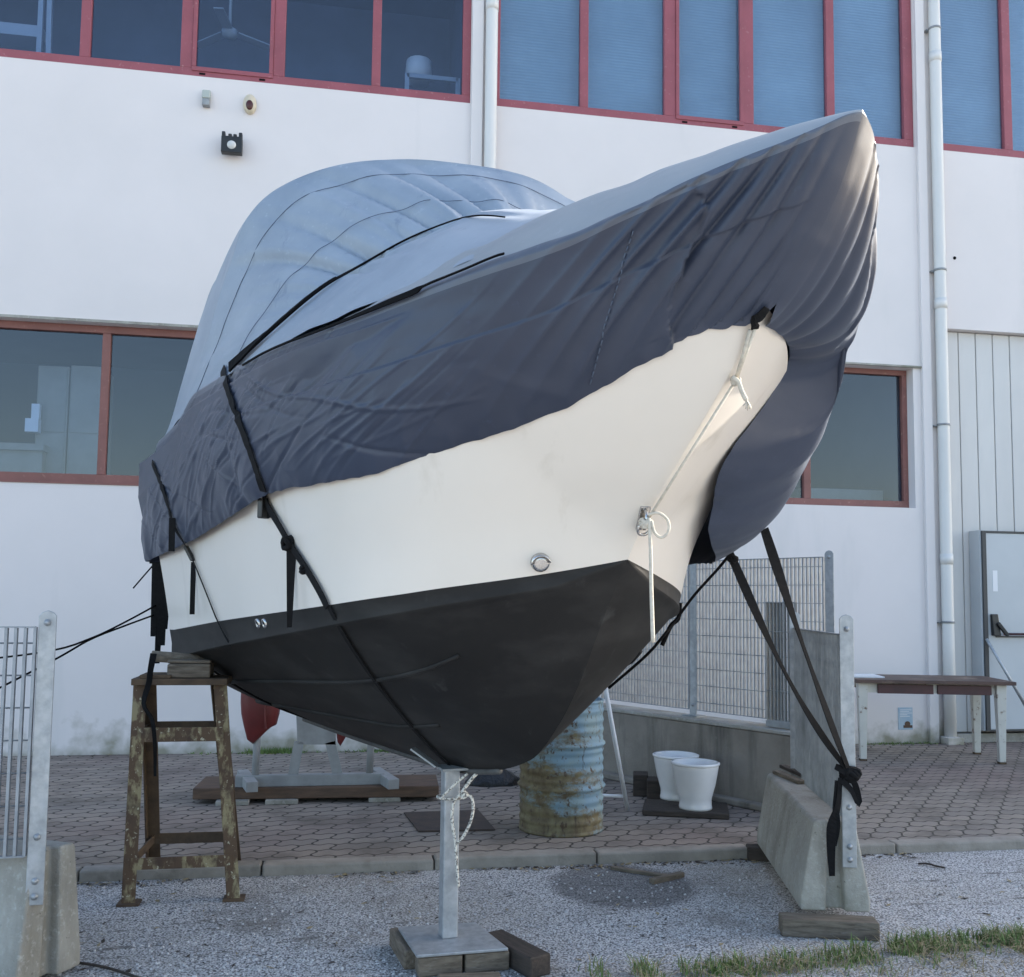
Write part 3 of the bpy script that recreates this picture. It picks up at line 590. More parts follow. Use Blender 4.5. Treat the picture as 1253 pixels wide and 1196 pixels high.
boat = empty('boat', L2W((0, 0, .767)), 'white motorboat with a black bottom, under a cover and propped on stands', 'boat', rz=-ANG)
mb = MB(); Ps, Pp = side(-1), side(1)
mb.grid(Wd(Ps)); mb.grid(Wd(Pp), flip=True)
out = np.concatenate([Ps[:, -1], Pp[::-1, -1]]); mb.add(Wd(out), [tuple(range(len(out)))])
hull = mb.build('hull', M['gelcoat'], boat)
mb = MB(); Bs, Bp_ = bottom(-1), bottom(1); mb.grid(Wd(Bs)); mb.grid(Wd(Bp_), flip=True)
out = np.concatenate([Bs[:, -1], Bp_[::-1, -1]]); mb.add(Wd(out), [tuple(range(len(out)))])
hbot = mb.build('hull_bottom', M['antifoul'], boat)
# lifting strakes moulded on the bottom
def on_bottom(X, f, sg):
    j = int(np.argmin(np.abs(XB - X))); P = bottom(sg); k = 3 + f * 14; i = min(int(k), P.shape[0] - 2); q = P[i, j] * (1 - (k - i)) + P[i + 1, j] * (k - i); return q
for sg in (-1, 1):
    BB = bottom(sg)
    for f, xa in ((.30, -.45), (.62, -.85)):
        pts = []
        for X in np.linspace(xa, XT + .02, 26):
            j = int(np.argmin(np.abs(XB - X))); k = 4 + f * 14; i = int(k); q = BB[i, j] * (1 - k + i) + BB[i + 1, j] * (k - i); pts.append(Vector(Wd(np.array([q]))[0]))
        mb = MB(); mb.tube(pts, .011, 6, r2=.018); mb.build('strake', M['antifoul'], hbot)
mb = MB(); pts = [L2W((X, 0, float(keelZ(X)) - .004)) for X in np.linspace(-.85, XT, 40)]; mb.tube(pts, .014, 8); mb.build('keel_strip', M['antifoul_strip'], hbot)
# cover geometry ---------------------------------------------------
bS = lambda X: 1.0 * np.clip(1 - np.clip((X + 1.6) / 2.64, 0, 1) ** 2.4, 0, 1) ** .66 - .07 * np.clip((-2.75 - X) / .5, 0, 2) ** 2
shp = [atY(u, v, lambda X, z: -float(bS(X))) for u, v in [(1000, 158), (950, 180), (900, 200), (850, 222), (800, 245), (750, 268), (700, 292), (660, 307), (620, 320), (520, 355), (430, 390), (340, 425), (280, 455), (240, 480), (215, 520), (190, 560)]]
sh = [(1.04, 2.952)] + [(p.x, p.z) for p in shp] + [(-3.35, shp[-1].z - .1)]
print('shoulder', [(round(a, 2), round(b, 2)) for a, b in sh])
zS = curve1([a for a, b in sh], [b for a, b in sh])
hp = [atY(u, v, lambda X, z: -(float(bh(X, z)) + .035)) for u, v in [(880, 408), (820, 430), (750, 465), (690, 500), (630, 523), (560, 545), (450, 580), (390, 592), (330, 605), (285, 632), (240, 660), (205, 676)]]
HX = [.665] + [p.x for p in hp] + [-3.4]; HZ = [2.43] + [p.z for p in hp] + [hp[-1].z - .05]
zH = curve1(HX, HZ)
bHP = lambda X: .06 + bS(X + .06) * .93
pp_ = [atY(u, v, lambda X, z: float(bHP(X))) for u, v in [(941, 425), (946, 460), (947, 500), (944, 550), (934, 605), (915, 655), (893, 676)]]
print('porthem', [tuple(round(c, 2) for c in p) for p in pp_])
zHp = curve1([.665, .5, .38, .30, .25, .20, .12, .0, -.1, -.25, -.5, -1, -3.4], [2.43, 2.44, 2.435, 2.38, 2.28, 2.14, 2.02, 1.92, 1.83, 1.765, 1.73, 1.74, 1.74])
zR = curve1([1.04, .88, .39, -.25, -.8, -1.5, -3.3], [2.962, 2.99, 3.025, 3.045, 2.9, 2.72, 2.45])
NT = 420; TT = np.linspace(0, 1, NT) ** 1.45; XE = -3.28
nS, nT_, nP = 92, 34, 60
rows = []; meta = []
def smooth_a(x): x = np.clip(x, 0, 1); return x * x * (3 - 2 * x)
def flank(w, sg):
    wx = w if sg < 0 else w ** 1.5; xf = .665 * (1 - wx) + 1.04 * wx; X = xf - (xf - XE) * TT
    xh = .665 - (.665 - XE) * TT; xs = 1.04 - (1.04 - XE) * TT
    zh = zH(xh) if sg < 0 else zHp(xh); zs = zS(xs)
    s0 = np.clip((.665 - xh) / .06, 0, 1) ** .6
    bsh = bS(xs); s = np.clip((xf - X) * 2.2, 0, 1); nose = np.clip((xf - X) / .05, 0, 1) ** .5
    if sg < 0:
        bhm = (bh(xh, zh) + .04) * s0
        Y = bhm * (1 - w) + bsh * w + .05 * math.sin(math.pi * w ** .8) * (.5 + .5 * s) * nose; zz = zh * (1 - w) + zs * w
    else:                                            # baggy side: the hem is drawn in under the flare by its elastic
        out = np.clip((.0 - xh) / .7, 0, 1)
        bhm = (bh(xh, zh) + .05 + .08 * np.clip((.2 - xh) / .2, 0, 1) + .5 * np.maximum(bS(xh) - bh(xh, zh), 0) * out) * s0
        f = 1 - (1 - w) ** 4.5; Y = bhm * (1 - f) + (bsh + (.0 + .26 * smooth_a((xf - X) / .26)) * math.sin(math.pi * w ** .62) ** .85 * nose) * f; zz = zh + (zs - zh) * w ** 1.5
    bulge = .06 * math.sin(math.pi * wx) * np.exp(-((xf - X) / .25) ** 2)
    return np.stack([X + bulge, sg * Y, zz], 1)
for k in range(nS): w = k / (nS - 1); rows.append(flank(w, -1)); meta.append((0, w))
for k in range(1, nT_):
    y = -1 + 2 * k / nT_; X = 1.04 - (1.04 - XE) * TT; zs, zr = zS(X), np.maximum(zR(X), zS(X) + .01)
    rows.append(np.stack([X, y * bS(X), zs + (zr - zs) * (1 - abs(y) ** 1.7)], 1)); meta.append((1, y))
for k in range(nP): w = 1 - k / (nP - 1); rows.append(flank(w, 1)); meta.append((2, w))
C0 = np.stack(rows)
def normals(P):
    du = np.gradient(P, axis=0); dv = np.gradient(P, axis=1); n = np.cross(dv, du); l = np.linalg.norm(n, axis=2, keepdims=True); return n / np.maximum(l, 1e-9)
Nn = normals(C0)
# make outward: compare with the direction from the centreline
outw = np.stack([C0[..., 0] * 0 + .0, C0[..., 1], C0[..., 2] - 2.3], 2); sgn = np.sign((Nn * outw).sum(2)); sgn[sgn == 0] = 1; Nn = Nn * sgn[..., None]
def ridged(x, y, z): return 1 - abs(nz(x, y, z)) * 2
def smooth(x): x = min(1, max(0, x)); return x * x * (3 - 2 * x)
disp = np.zeros(C0.shape[:2])
creases = []                                          # (u0,v0,u1,v1,width,depth) long fold lines in the flank, set out in X,z below
rc = random.Random(5)
for _ in range(95):
    cx = rc.uniform(-3.0, -.15); cw = rc.uniform(.1, .9); an = rc.choice([.45, .6, .3, -.25, .75]) + rc.uniform(-.15, .15); ln = rc.uniform(.18, .6); creases.append((cx, cw, math.cos(an), math.sin(an), ln, rc.uniform(.004, .009), rc.choice([1, 1, -1]) * rc.uniform(.003, .008)))
for i, (kind, w) in enumerate(meta):
    for j in range(NT):
        X, Y, Z = C0[i, j]; s = TT[j] * 4.3; d = 0
        if kind in (0, 2):
            wf = 1 - smooth((w - .78) / .2)
            # gathered folds sweeping from the bow tie up to the tip
            ph = s + (.42 * w if kind == 0 else .10 * w); fade = math.exp(-(s / .50) ** 2)
            ww = ph * 44 + 22 * (1 - math.exp(-s / .11)) + 4.5 * nz(ph * 2.2, w * .5, 3.1 + kind)
            q = 1.0 * (1 - abs(math.sin(ww * .5))) ** 1.2 - .36 + .45 * nz(ph * 7, w * .5, 8.2 + kind)
            d += fade * (.050 if kind == 0 else .026) * (.45 + .55 * smooth(s / .25)) * q * (.5 + 1.3 * abs(nz(ph * 3.1, w * .6, 1.1))) * (.55 + .45 * wf) * (.3 + .7 * smooth(w / .18))
            # tight ruching at the hem
            hemw = math.exp(-w / .07); d += hemw * .005 * nz(s * (30 if s < 1 else 16), w * 2, 1.7 + kind)
            # long slack creases aft
            aft = smooth((s - .35) / .8) * wf
            a, b = X * .83 + Z * .56, -X * .56 + Z * .83
            d += aft * (.016 * nz(a * 1.1, b * 3.0, Y * .4 + 5) + .007 * (ridged(a * 1.6, b * 4.5, 2.2) - .6) + .0045 * (ridged(a * 4.5 + 3, b * 9, 7.7) - .5))
            d += aft * .015 * nz(X * 1.1, Z * 1.4, 11)
            if kind == 0:
                zc = Z - 2.25
                for (cx, cw, ca, sa, ln, wd, dp) in creases:
                    dx, dzz = X - cx, (w - cw) * .6; al = dx * ca + dzz * sa
                    if abs(al) < ln:
                        pe = -dx * sa + dzz * ca + .03 * math.sin(al * 5)
                        if abs(pe) < 3 * wd: d += dp * math.exp(-(pe / wd) ** 2) * (1 - (al / ln) ** 2)
                # pulled in where the main strap crosses
                d -= .022 * math.exp(-((X + 1.62 - .18 * (1 - w)) / .07) ** 2) * (1 - .3 * w)
                d += .014 * nz(X * 7, Z * 2.2, 4.4) * smooth((-2.0 - X) / .5) * (1 - .5 * w)
        else:
            d += .012 * nz(X * 2.2, Y * 5, 2) * smooth(s * 4) + .006 * nz(X * 6, Y * 9, 6) * smooth(s * 4)
        if kind == 0: d = max(d + .010, -.012) if w < .6 else d
        if kind != 1: d *= smooth(s * 13)
        disp[i, j] = d
# keep the flank clear of the hull
C1 = C0 + Nn * disp[..., None]
for i, (kind, w) in enumerate(meta):
    if kind != 1:
        lim = np.where(C1[i, :, 2] < 2.56, bh(C1[i, :, 0], np.clip(C1[i, :, 2], 1.6, 2.6)) + .018 + .02 * np.exp(-(TT * 4.3 / .7) ** 2), 0) * np.clip((C1[0, 0, 0] + .05 - C1[i, :, 0]) / .08, 0, 1)
        C1[i, :, 1] = (-1 if kind == 0 else 1) * np.maximum(np.abs(C1[i, :, 1]), lim) if w < .9 else C1[i, :, 1]
# scalloped hem
for (i0, sgk) in ((0, 0), (len(meta) - 1, 2)):
    rowsn = range(0, 10) if sgk == 0 else range(len(meta) - 10, len(meta))
    for i in rowsn:
        wgt = 1 - meta[i][1] / .16
        if wgt > 0:
            for j in range(NT):
                s = TT[j] * 4.3; C1[i, j, 2] += wgt * (.003 * abs(math.sin(s * 23 + 3 * nz(s * 3, 1, 2))) + .005 * nz(s * 6, 4, 1)) * smooth(s * 6)
Cw = Wd(C1)
cov = empty('boat_cover', L2W((0, 0, 2.4)), 'dark navy fabric cover stretched over the bow and sides of the boat', 'boat cover', rz=-ANG)
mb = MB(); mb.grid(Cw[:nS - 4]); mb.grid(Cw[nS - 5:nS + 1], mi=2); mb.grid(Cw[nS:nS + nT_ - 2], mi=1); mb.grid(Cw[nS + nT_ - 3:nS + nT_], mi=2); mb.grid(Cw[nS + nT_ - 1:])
# aft panel
edge = C1[:, -1]; m_ = len(edge); sidew = []
half = m_ // 2; E1 = edge[:half]; E2 = edge[::-1][:half]; K = 16
back = np.stack([E1 * (1 - k / K) + E2 * (k / K) + np.array([-.10 * math.sin(math.pi * k / K), 0, 0]) for k in range(K + 1)], 1)
mb.grid(Wd(back)); cover = mb.build('cover_skin', [M['navy'], M['navy_lit_top'], M['navy_mid']], cov)
bvs = []
def bvh_of(P): 
    a, b, _ = P.shape; V = [tuple(p) for p in P.reshape(-1, 3)]; Fs = [(i * b + j, (i + 1) * b + j, (i + 1) * b + j + 1, i * b + j + 1) for i in range(a - 1) for j in range(b - 1)]; return BVHTree.FromPolygons(V, Fs)
T_cov = bvh_of(Cw); T_hull = [bvh_of(Wd(P)) for P in (Ps, Pp, Bs, Bp_)]

# ---- canopy over the cabin
def arch(pts, n=121): return catmull(pts, n)
A0 = [(-1.72, -.97, 2.585), (-1.1, -.935, 2.60), (-.55, -.84, 2.63), (-.18, -.72, 2.68), (.05, -.60, 2.72), (.0, -.3, 2.90), (-.08, 0, 2.99), (0, .3, 2.92), (-.1, .6, 2.75), (-.6, .84, 2.62), (-1.1, .93, 2.60), (-1.72, .97, 2.58)]
A1p = [atY(284, 453, -.972), atX(333, 409, -1.62), atX(385, 365, -1.55), atX(430, 335, -1.45), atX(480, 305, -1.35), atX(540, 278, -1.22), atX(590, 268, -1.15), atX(622, 271, -1.12)]
print('A1', [tuple(round(c, 2) for c in p) for p in A1p])
A2p = [atY(216, 516, -.955), atX(237, 468, -2.6), atX(265, 372, -2.45), atX(282, 318, -2.4), atX(302, 268, -2.3), atX(340, 230, -2.2), atX(400, 205, -2.0), atX(480, 196, -1.8), atX(560, 200, -1.6), atX(640, 215, -1.42), atX(690, 240, -1.35), atX(720, 268, -1.32)]
print('A2', [tuple(round(c, 2) for c in p) for p in A2p])
A1 = [Vector(p) for p in A1p] + [Vector((-1.2, .55, 3.26)), Vector((-1.35, .85, 2.95)), Vector((-1.72, .98, 2.58))]
A2 = [Vector(p) for p in A2p] + [Vector((-1.5, 1.06, 3.2)), Vector((-2.0, 1.02, 2.85)), Vector((-2.6, .96, 2.5))]
A3 = [Vector((p.x - .55 - .25 * (k / 14), p.y * (.97), p.z - .10 - .25 * max(0, 1 - abs(k - 7) / 7) * .4)) for k, p in enumerate(A2)]
A4 = [Vector((min(-3.15, p.x - .4), p.y * .93, 2.4 + max(0, p.z - 2.4) * .25)) for p in A3]
NA = 201
L0, L1, L2_, L3, L4 = (np.array([tuple(p) for p in arch(a, NA)]) for a in (A0, A1, A2, A3, A4))
Hrows = []; hm = []
def bez(a, b, c, t): return a * (1 - t) ** 2 + 2 * b * t * (1 - t) + c * t * t
for k in range(26): t = k / 26; Hrows.append(L0 * (1 - t) + L1 * t + np.array([0, 0, .05]) * math.sin(math.pi * t) - np.array([0, 0, .0])); hm.append((0, t))
mid = (L1 + L2_) / 2 + np.array([.02, 0, .015]) * np.sin(np.linspace(0, math.pi, NA))[:, None]
for k in range(50): t = k / 50; Hrows.append(bez(L1, mid, L2_, t)); hm.append((1, t))
mid2 = (L2_ + L3) / 2 + np.array([0, 0, .10]) * np.sin(np.linspace(0, math.pi, NA))[:, None]
for k in range(26): t = k / 26; Hrows.append(bez(L2_, mid2, L3, t)); hm.append((2, t))
for k in range(14): t = k / 13; Hrows.append(L3 * (1 - t) + L4 * t); hm.append((3, t))
HP = np.stack(Hrows); HN = normals(HP); o2 = HP - np.array([-1.8, 0, 2.4]); sg2 = np.sign((HN * o2).sum(2)); sg2[sg2 == 0] = 1; HN = HN * sg2[..., None]
# where the cord pinches the cloth (fraction across), with the slant and depth of the pleat running aft from it
pins = [(.155, -.05, .01, .016), (.245, -.07, .06, .010), (.29, -.05, .055, .009), (.355, -.05, .035, .014), (.40, -.075, .06, .009), (.465, -.08, .055, .009), (.50, -.07, .06, .009), (.55, -.05, .03, .011), (.60, -.05, .03, .012), (.66, -.03, .03, .012), (.72, 0, .03, .012), (.80, 0, .03, .012)]
for i, (kd, t) in enumerate(hm):
    for j in range(NA):
        c = j / (NA - 1); X, Y, Z = HP[i, j]; d = 0; ed = smooth(min(c, 1 - c) * 14)
        if kd == 1:
            for (c0, sl, dp, wd) in pins:
                e_ = c - (c0 + sl * t); wv = wd * (.8 + 1.6 * t); pr = math.exp(-e_ / (wv * 1.7)) if e_ > 0 else math.exp(e_ / (wv * .28)); d += -dp * 1.0 * (1 - t) ** .6 * pr
            d += (.014 * nz(c * 17 + t * 1.2, t * .9, 3.3) + .010 * nz(c * 34 + t * 2, t * 1.3, 9) + .024 * (ridged(c * 19 + t * 1.5, t * .35, 4.1) - .6) + .015 * (ridged(c * 41 + t * 2.6, t * .5, 9.3) - .55) * (1 - .5 * t)) * (1 - .6 * t) * ed
            d -= .02 * math.exp(-t / .04)
        elif kd == 0:
            for (c0, sl, dp, wd) in pins:
                e_ = c - (c0 + .05 * (1 - t)); d += -dp * .7 * t ** 2 * math.exp(-(e_ / (wd * (1.4 - .6 * t))) ** 2)
            d += (.016 * nz(c * 11 - t * 3.0, t * 1.4, 5.5) + .008 * nz(c * 24 - t * 5, t * 2, 1.5)) * ed
            d -= .02 * math.exp(-(1 - t) / .06)
        elif kd == 2:
            d += .010 * nz(c * 15, t, 3.3) * ed
        HP[i, j] += HN[i, j] * d
HPw = Wd(HP)
can = empty('canopy', L2W((-1.8, 0, 2.5)), 'faded light blue fabric canopy arched over the cabin of the boat', 'canopy', rz=-ANG)
mb = MB(); mb.grid(HPw); mb.build('canopy_cloth', M['sky_fabric'], can)
T_can = bvh_of(HPw)
# stitched seams across the roof panel
def hrow(t): k = 26 + t * 49; i = int(k); return HPw[i] * (1 - k + i) + HPw[min(i + 1, HPw.shape[0] - 1)] * (k - i)
Hn_w = normals(HPw); 
for t0, lift in ((.36, .0), (.82, .0), (.90, 0)):
    if t0 == .90: continue
    P = hrow(t0); P = np.stack([np.convolve(np.pad(P[:, c], 5, mode='edge'), np.hanning(13)[1:-1] / np.hanning(13).sum(), mode='valid') for c in range(3)], 1); mb = MB(); k = 2
    while k < NA - 14:
        seg = [Vector(P[q]) for q in range(k, min(k + 9, NA))]
        nn = [(O - p).normalized() * (.010 if t0 > .5 else .022) for p in seg]; mb.tube([p + n for p, n in zip(seg, nn)], .0018, 5); k += 8
    mb.build('seam', M['stitch'], can)

def hit(u, v, trees, off=.006):
    d = ray(u, v).normalized(); best = None
    for t in trees:
        r = t.ray_cast(O, d)
        if r[0] is not None and (best is None or r[3] < best[2]): best = (r[0], r[1], r[3])
    if best is None: return None
    n = best[1] if best[1].dot(d) < 0 else -best[1]
    return best[0] + n * off, n
def spline_px(px, n):
    return [(p.x, p.y) for p in catmull([(a, b, 0) for a, b in px], n)]
def surf_path(px, trees, n=40, off=.006):
    P, NN = [], []
    for u, v in spline_px(px, n):
        h = hit(u, v, trees, off)
        if h: P.append(h[0]); NN.append(h[1])
    # light smoothing so the webbing spans small wrinkles
    for _ in range(2):
        P = [P[0]] + [(P[i - 1] + P[i] * 2 + P[i + 1]) / 4 + NN[i] * .001 for i in range(1, len(P) - 1)] + [P[-1]]
    return P, NN
ALL = [T_cov, T_can] + T_hull
# ---------------------------------------------------------------- cords, straps and ropes on the boat
def strap(name, px, w, label, trees, m='black_web', n=40, off=.005, cat='strap', group=None, parent=None):
    P, NN = surf_path(px, trees, n, off); mb = MB(); mb.ribbon(P, NN, w); o = mb.build(name, M[m], parent, origin=None if parent else P[-1])
    return tag(o, label, cat, group) if parent is None else o
P, NN = surf_path([(286, 451), (310, 430), (335, 408), (360, 386), (385, 365), (407, 349), (430, 335), (455, 319), (480, 305), (510, 290), (540, 278), (565, 271), (590, 268), (619, 271)], [T_can], 60, .016)
mb = MB(); ws = [.05 - .034 * smooth(i / 26) for i in range(len(P))]; mb.ribbon(P, NN, ws, .014); 
mb = MB(); Q = list(P)
for _ in range(10): Q = [Q[0]] + [(Q[i - 1] + Q[i] * 2 + Q[i + 1]) / 4 for i in range(1, len(Q) - 1)] + [Q[-1]]
mb.tube(Q, .009, 8, r2=.003); mb.ribbon(Q[:26], NN[:26], ws[:26], .010)
tag(mb.build('cord', M['cord'], None, origin=P[0]), 'thin black cord drawn over the light blue canopy along its front arch', 'cord')
P, NN = surf_path([(300, 447), (340, 427), (390, 408), (440, 388), (490, 367), (530, 351), (570, 335), (600, 322), (619, 315)], [T_can, T_cov], 50, .010)  # black ribbon added to paint the dark shade of the gap
mb = MB(); ws = [.008 + .012 * math.exp(-((i / len(P) - .62) / .2) ** 2) for i in range(len(P))]; mb.ribbon(P, NN, ws, .006); tag(mb.build('strap', M['cord'], None, origin=P[0]), 'black strip standing for the shaded gap between navy cover and light blue canopy', 'strap')  # named strap, but it is the drawn shade of the gap

st = empty('tie_down_strap', hit(327, 610, ALL)[0], 'long black webbing strap running from the canopy corner down the white hull to the keel', 'strap')
P1, N1 = surf_path([(274, 452), (280, 475), (288, 498), (300, 530), (311, 560), (319, 585), (326, 606)], [T_cov, T_can], 30, .006)
P2, N2 = surf_path([(326, 606), (333, 622), (345, 641), (358, 664), (378, 694), (396, 725), (404, 742)], T_hull + [T_cov], 26, .012)
P3, N3 = surf_path([(404, 742), (425, 780), (455, 825), (490, 870), (520, 905), (552, 936)], T_hull, 26, .006)
mb = MB(); mb.ribbon(P1, N1, .042, .004); mb.build('upper_webbing', M['black_web'], st)
mb = MB(); mb.ribbon(P2, N2, [.042 - .010 * i / len(P2) for i in range(len(P2))], .004); mb.build('middle_webbing', M['black_web'], st)
mb = MB(); mb.ribbon(P3, N3, .022, .003); mb.build('lower_webbing', M['black_web'], st)
def clump(name, c, r, m, parent, seed=1, sq=(1, 1, 1), n=5):
    mb = MB(); rr = random.Random(seed)
    for k in range(n):
        pts = []; a0 = rr.uniform(0, 6.28); ax = Vector((rr.uniform(-1, 1), rr.uniform(-1, 1), rr.uniform(-1, 1))).normalized(); bx = ax.orthogonal().normalized(); cx_ = ax.cross(bx)
        for i in range(15):
            a = a0 + i * 2 * math.pi / 15; pts.append(Vector(c) + Vector([q * s for q, s in zip((bx * math.cos(a) + cx_ * math.sin(a)) * r * (1 + .12 * math.sin(3 * a)), sq)]))
        mb.tube(pts, r * .42, 6, closed=True)
    return mb.build(name, m, parent)
h1 = hit(328, 622, T_hull + [T_cov], .02)[0]; h2 = hit(358, 664, T_hull, .02)[0]
mb = MB(); mb.cbox(h1, (.05, .03, .085), .9); mb.build('buckle', M['black_plastic'], st, bevel=.006)
clump('knot', h2, .022, M['black_web'], st, 4, (1, 1, 1.3))
h3 = hit(376, 697, T_hull, .016)[0]; clump('knot', h3, .014, M['black_web'], st, 8)
def hang(name, u0, v0, u1, v1, w, base, m='black_web', parent=None, twist=.0, w2=None, n=12):
    """strip hanging from a point: follows gravity at the depth of its top"""
    a = Vector(base); k = (a - O).dot(Fv); d0 = ray(u0, v0); d1 = ray(u1, v1); p0 = O + d0 * k; p1 = O + d1 * k
    pts = [p0.lerp(p1, i / (n - 1)) + Vector((0, 0, 0)) for i in range(n)]; nn = []
    for i in range(n): an = twist * i / (n - 1); nn.append(Vector((math.sin(an) - .2, -math.cos(an), .05)))
    mb = MB(); mb.ribbon(pts, nn, [w + ((w2 or w) - w) * i / (n - 1) for i in range(n)], .004); return mb.build(name, M[m], parent)
hang('loose_tail', 357, 662, 354, 768, .042, h2, parent=st, twist=.5, w2=.02)
hang('loose_tail', 326, 610, 328, 634, .045, h1, parent=st, twist=.2)

st2 = empty('tie_down_strap', hit(232, 660, ALL)[0], 'thin black strap running down the stern corner of the navy cover onto the white hull', 'strap')
P1, N1 = surf_path([(188, 566), (198, 590), (208, 620), (214, 642), (226, 662)], [T_cov], 20, .006)
P2, N2 = surf_path([(226, 662), (236, 680), (248, 708), (260, 738), (268, 758), (284, 790)], T_hull + [T_cov], 22, .008)
mb = MB(); mb.ribbon(P1, N1, .030, .004); mb.build('upper_webbing', M['black_web'], st2)
mb = MB(); mb.ribbon(P2, N2, .012, .003); mb.build('lower_webbing', M['black_web'], st2)
hang('loose_tail', 211, 634, 210, 675, .032, P1[-2], parent=st2); hang('loose_tail', 237, 688, 235, 752, .026, P2[3], parent=st2, twist=.4)
mb = MB(); mb.beam(P2[1], P2[4], .035, .014); mb.build('buckle', M['black_plastic'], st2)

sc_ = W2L(W(205, 690, 6.35)); stern = L2W((XT - .12, -.72, 2.0))
bdl = empty('strap_bundle', stern, 'bundle of dark straps and cloth hanging down at the left stern corner of the boat', 'straps')
for (a, b, c, d, w, tw) in ((200, 672, 197, 790, .075, .3), (207, 672, 203, 742, .06, -.3), (191, 676, 187, 779, .045, .2), (198, 700, 192, 812, .05, .6), (205, 735, 203, 770, .03, .2), (188, 655, 186, 690, .05, .4)):
    hang('hanging_webbing', a, b, c, d, w, stern, parent=bdl, twist=tw, w2=w * .6)
mb = MB(); k = (stern - O).dot(Fv)
def atk(u, v, dk=0): return O + ray(u, v) * (k + dk)
for px in ([(207, 735), (214, 765), (220, 790), (226, 806)], [(208, 700), (215, 740), (217, 780)], [(212, 690), (225, 668), (232, 660)], [(189, 690), (175, 706), (163, 720)]): mb.tube([atk(u, v, .02) for u, v in px], .0045, 6)
mb.build('loose_line', M['cord'], bdl)
for px, lb in (([(191, 741), (150, 763), (112, 781), (60, 797), (-60, 812)], 'upper of two thin black lines running left from the stern across the wall'), ([(188, 753), (150, 767), (110, 783), (62, 810), (-60, 872)], 'lower of two thin black lines running left from the stern across the wall')):
    a = atk(*px[0]); pts = catmull([atk(u, v, -.25 * i) for i, (u, v) in enumerate(px)], 20)
    mb = MB(); mb.tube(pts, .0055, 6); tag(mb.build('mooring_line', M['cord'], None, origin=pts[0]), lb, 'line', 'thin lines tied off to the left')

# stitched seam down the bow flank of the cover
P, NN = surf_path([(774, 282), (762, 325), (750, 368), (736, 415), (722, 470)], [T_cov], 60, .003); mb = MB()
for i in range(0, 58, 3): mb.tube(P[i:i + 3], .0022, 5)
mb.build('seam', M['stitch'], cov)
# bow tie and white rope from the stem eye
th = hit(925, 385, [T_cov])[0]
P, NN = surf_path([(937, 374), (932, 382), (926, 391), (921, 400)], [T_cov] + T_hull, 10, .012); mb = MB(); mb.ribbon(P, NN, [.020 + .008 * math.sin(i * .3) for i in range(len(P))], .007)
tag(mb.build('bow_strap', M['black_web'], None, origin=P[-1]), 'short black strap gathering the navy cover at the top of the bow', 'strap')
def rope_on(px, r, off, trees=T_hull, n=30): return surf_path(px, trees, n, off)[0]
rp = empty('bow_rope', hit(785, 636, T_hull)[0], 'pale thin rope tied from the bow eye up to the cover at the stem', 'rope')
eye_p, eye_n = hit(787, 634, T_hull, .0)
top = hit(920, 400, T_hull + [T_cov], .02)[0]; knot = hit(894, 462, T_hull, .022)[0]; ea = eye_p + eye_n * .035
mb = MB(); mb.tube([top, knot], .0065, 8); mb.tube([hit(915, 401, T_hull + [T_cov], .02)[0], knot], .0065, 8); mb.tube([knot, knot.lerp(ea, .5), ea], .005, 8)
mb.build('line', M['rope'], rp); clump('knot', knot, .013, M['rope'], rp, 3); clump('knot', ea + (O - ea).normalized() * .01, .018, M['rope'], rp, 6)
kk = (knot - O).dot(Fv) - .02
mb = MB(); tl = catmull([O + ray(u, v) * kk for u, v in ((896, 462), (903, 467), (908, 480), (913, 490))], 12); mb.tube(tl, .008, 8)
for i in range(9):
    e_ = tl[-1] + Vector((random.uniform(-.012, .02), random.uniform(-.01, .01), -random.uniform(.015, .035))); mb.tube([tl[-2], tl[-1].lerp(e_, .5) + Vector((.004, 0, 0)), e_], .0022, 4)
mb.build('frayed_end', M['rope'], rp)
ke = (ea - O).dot(Fv) - .03
mb = MB(); mb.tube(catmull([O + ray(u, v) * ke for u, v in ((793, 630), (806, 628), (817, 637), (818, 650), (810, 658), (801, 652), (797, 637))], 26), .0055, 8); mb.build('loop', M['rope'], rp)
mb = MB(); tl = catmull([O + ray(u, v) * ke for u, v in ((794, 634), (796, 670), (797, 720), (799, 786))], 16); mb.tube(tl, .0062, 8, r2=.0075); mb.build('hanging_end', M['rope'], rp)
# thin lines passing under the stern
for px, lb in (([(243, 812), (270, 828), (300, 842), (330, 858)], 'upper'), ([(262, 822), (300, 846), (345, 868), (400, 886), (440, 890)], 'lower')):
    k0 = (L2W((-2.6, -.3, 1.0)) - O).dot(Fv); pts = catmull([O + ray(u, v) * (k0 + .12 * i) for i, (u, v) in enumerate(px)], 20); mb = MB(); mb.tube(pts, .006, 6)
    tag(mb.build('under_hull_line', M['cord'] if lb == 'lower' else M['rope'], None, origin=pts[0]), ('black' if lb == 'lower' else 'pale') + ' thin line stretched under the stern of the black hull bottom', 'line', 'lines under the stern')
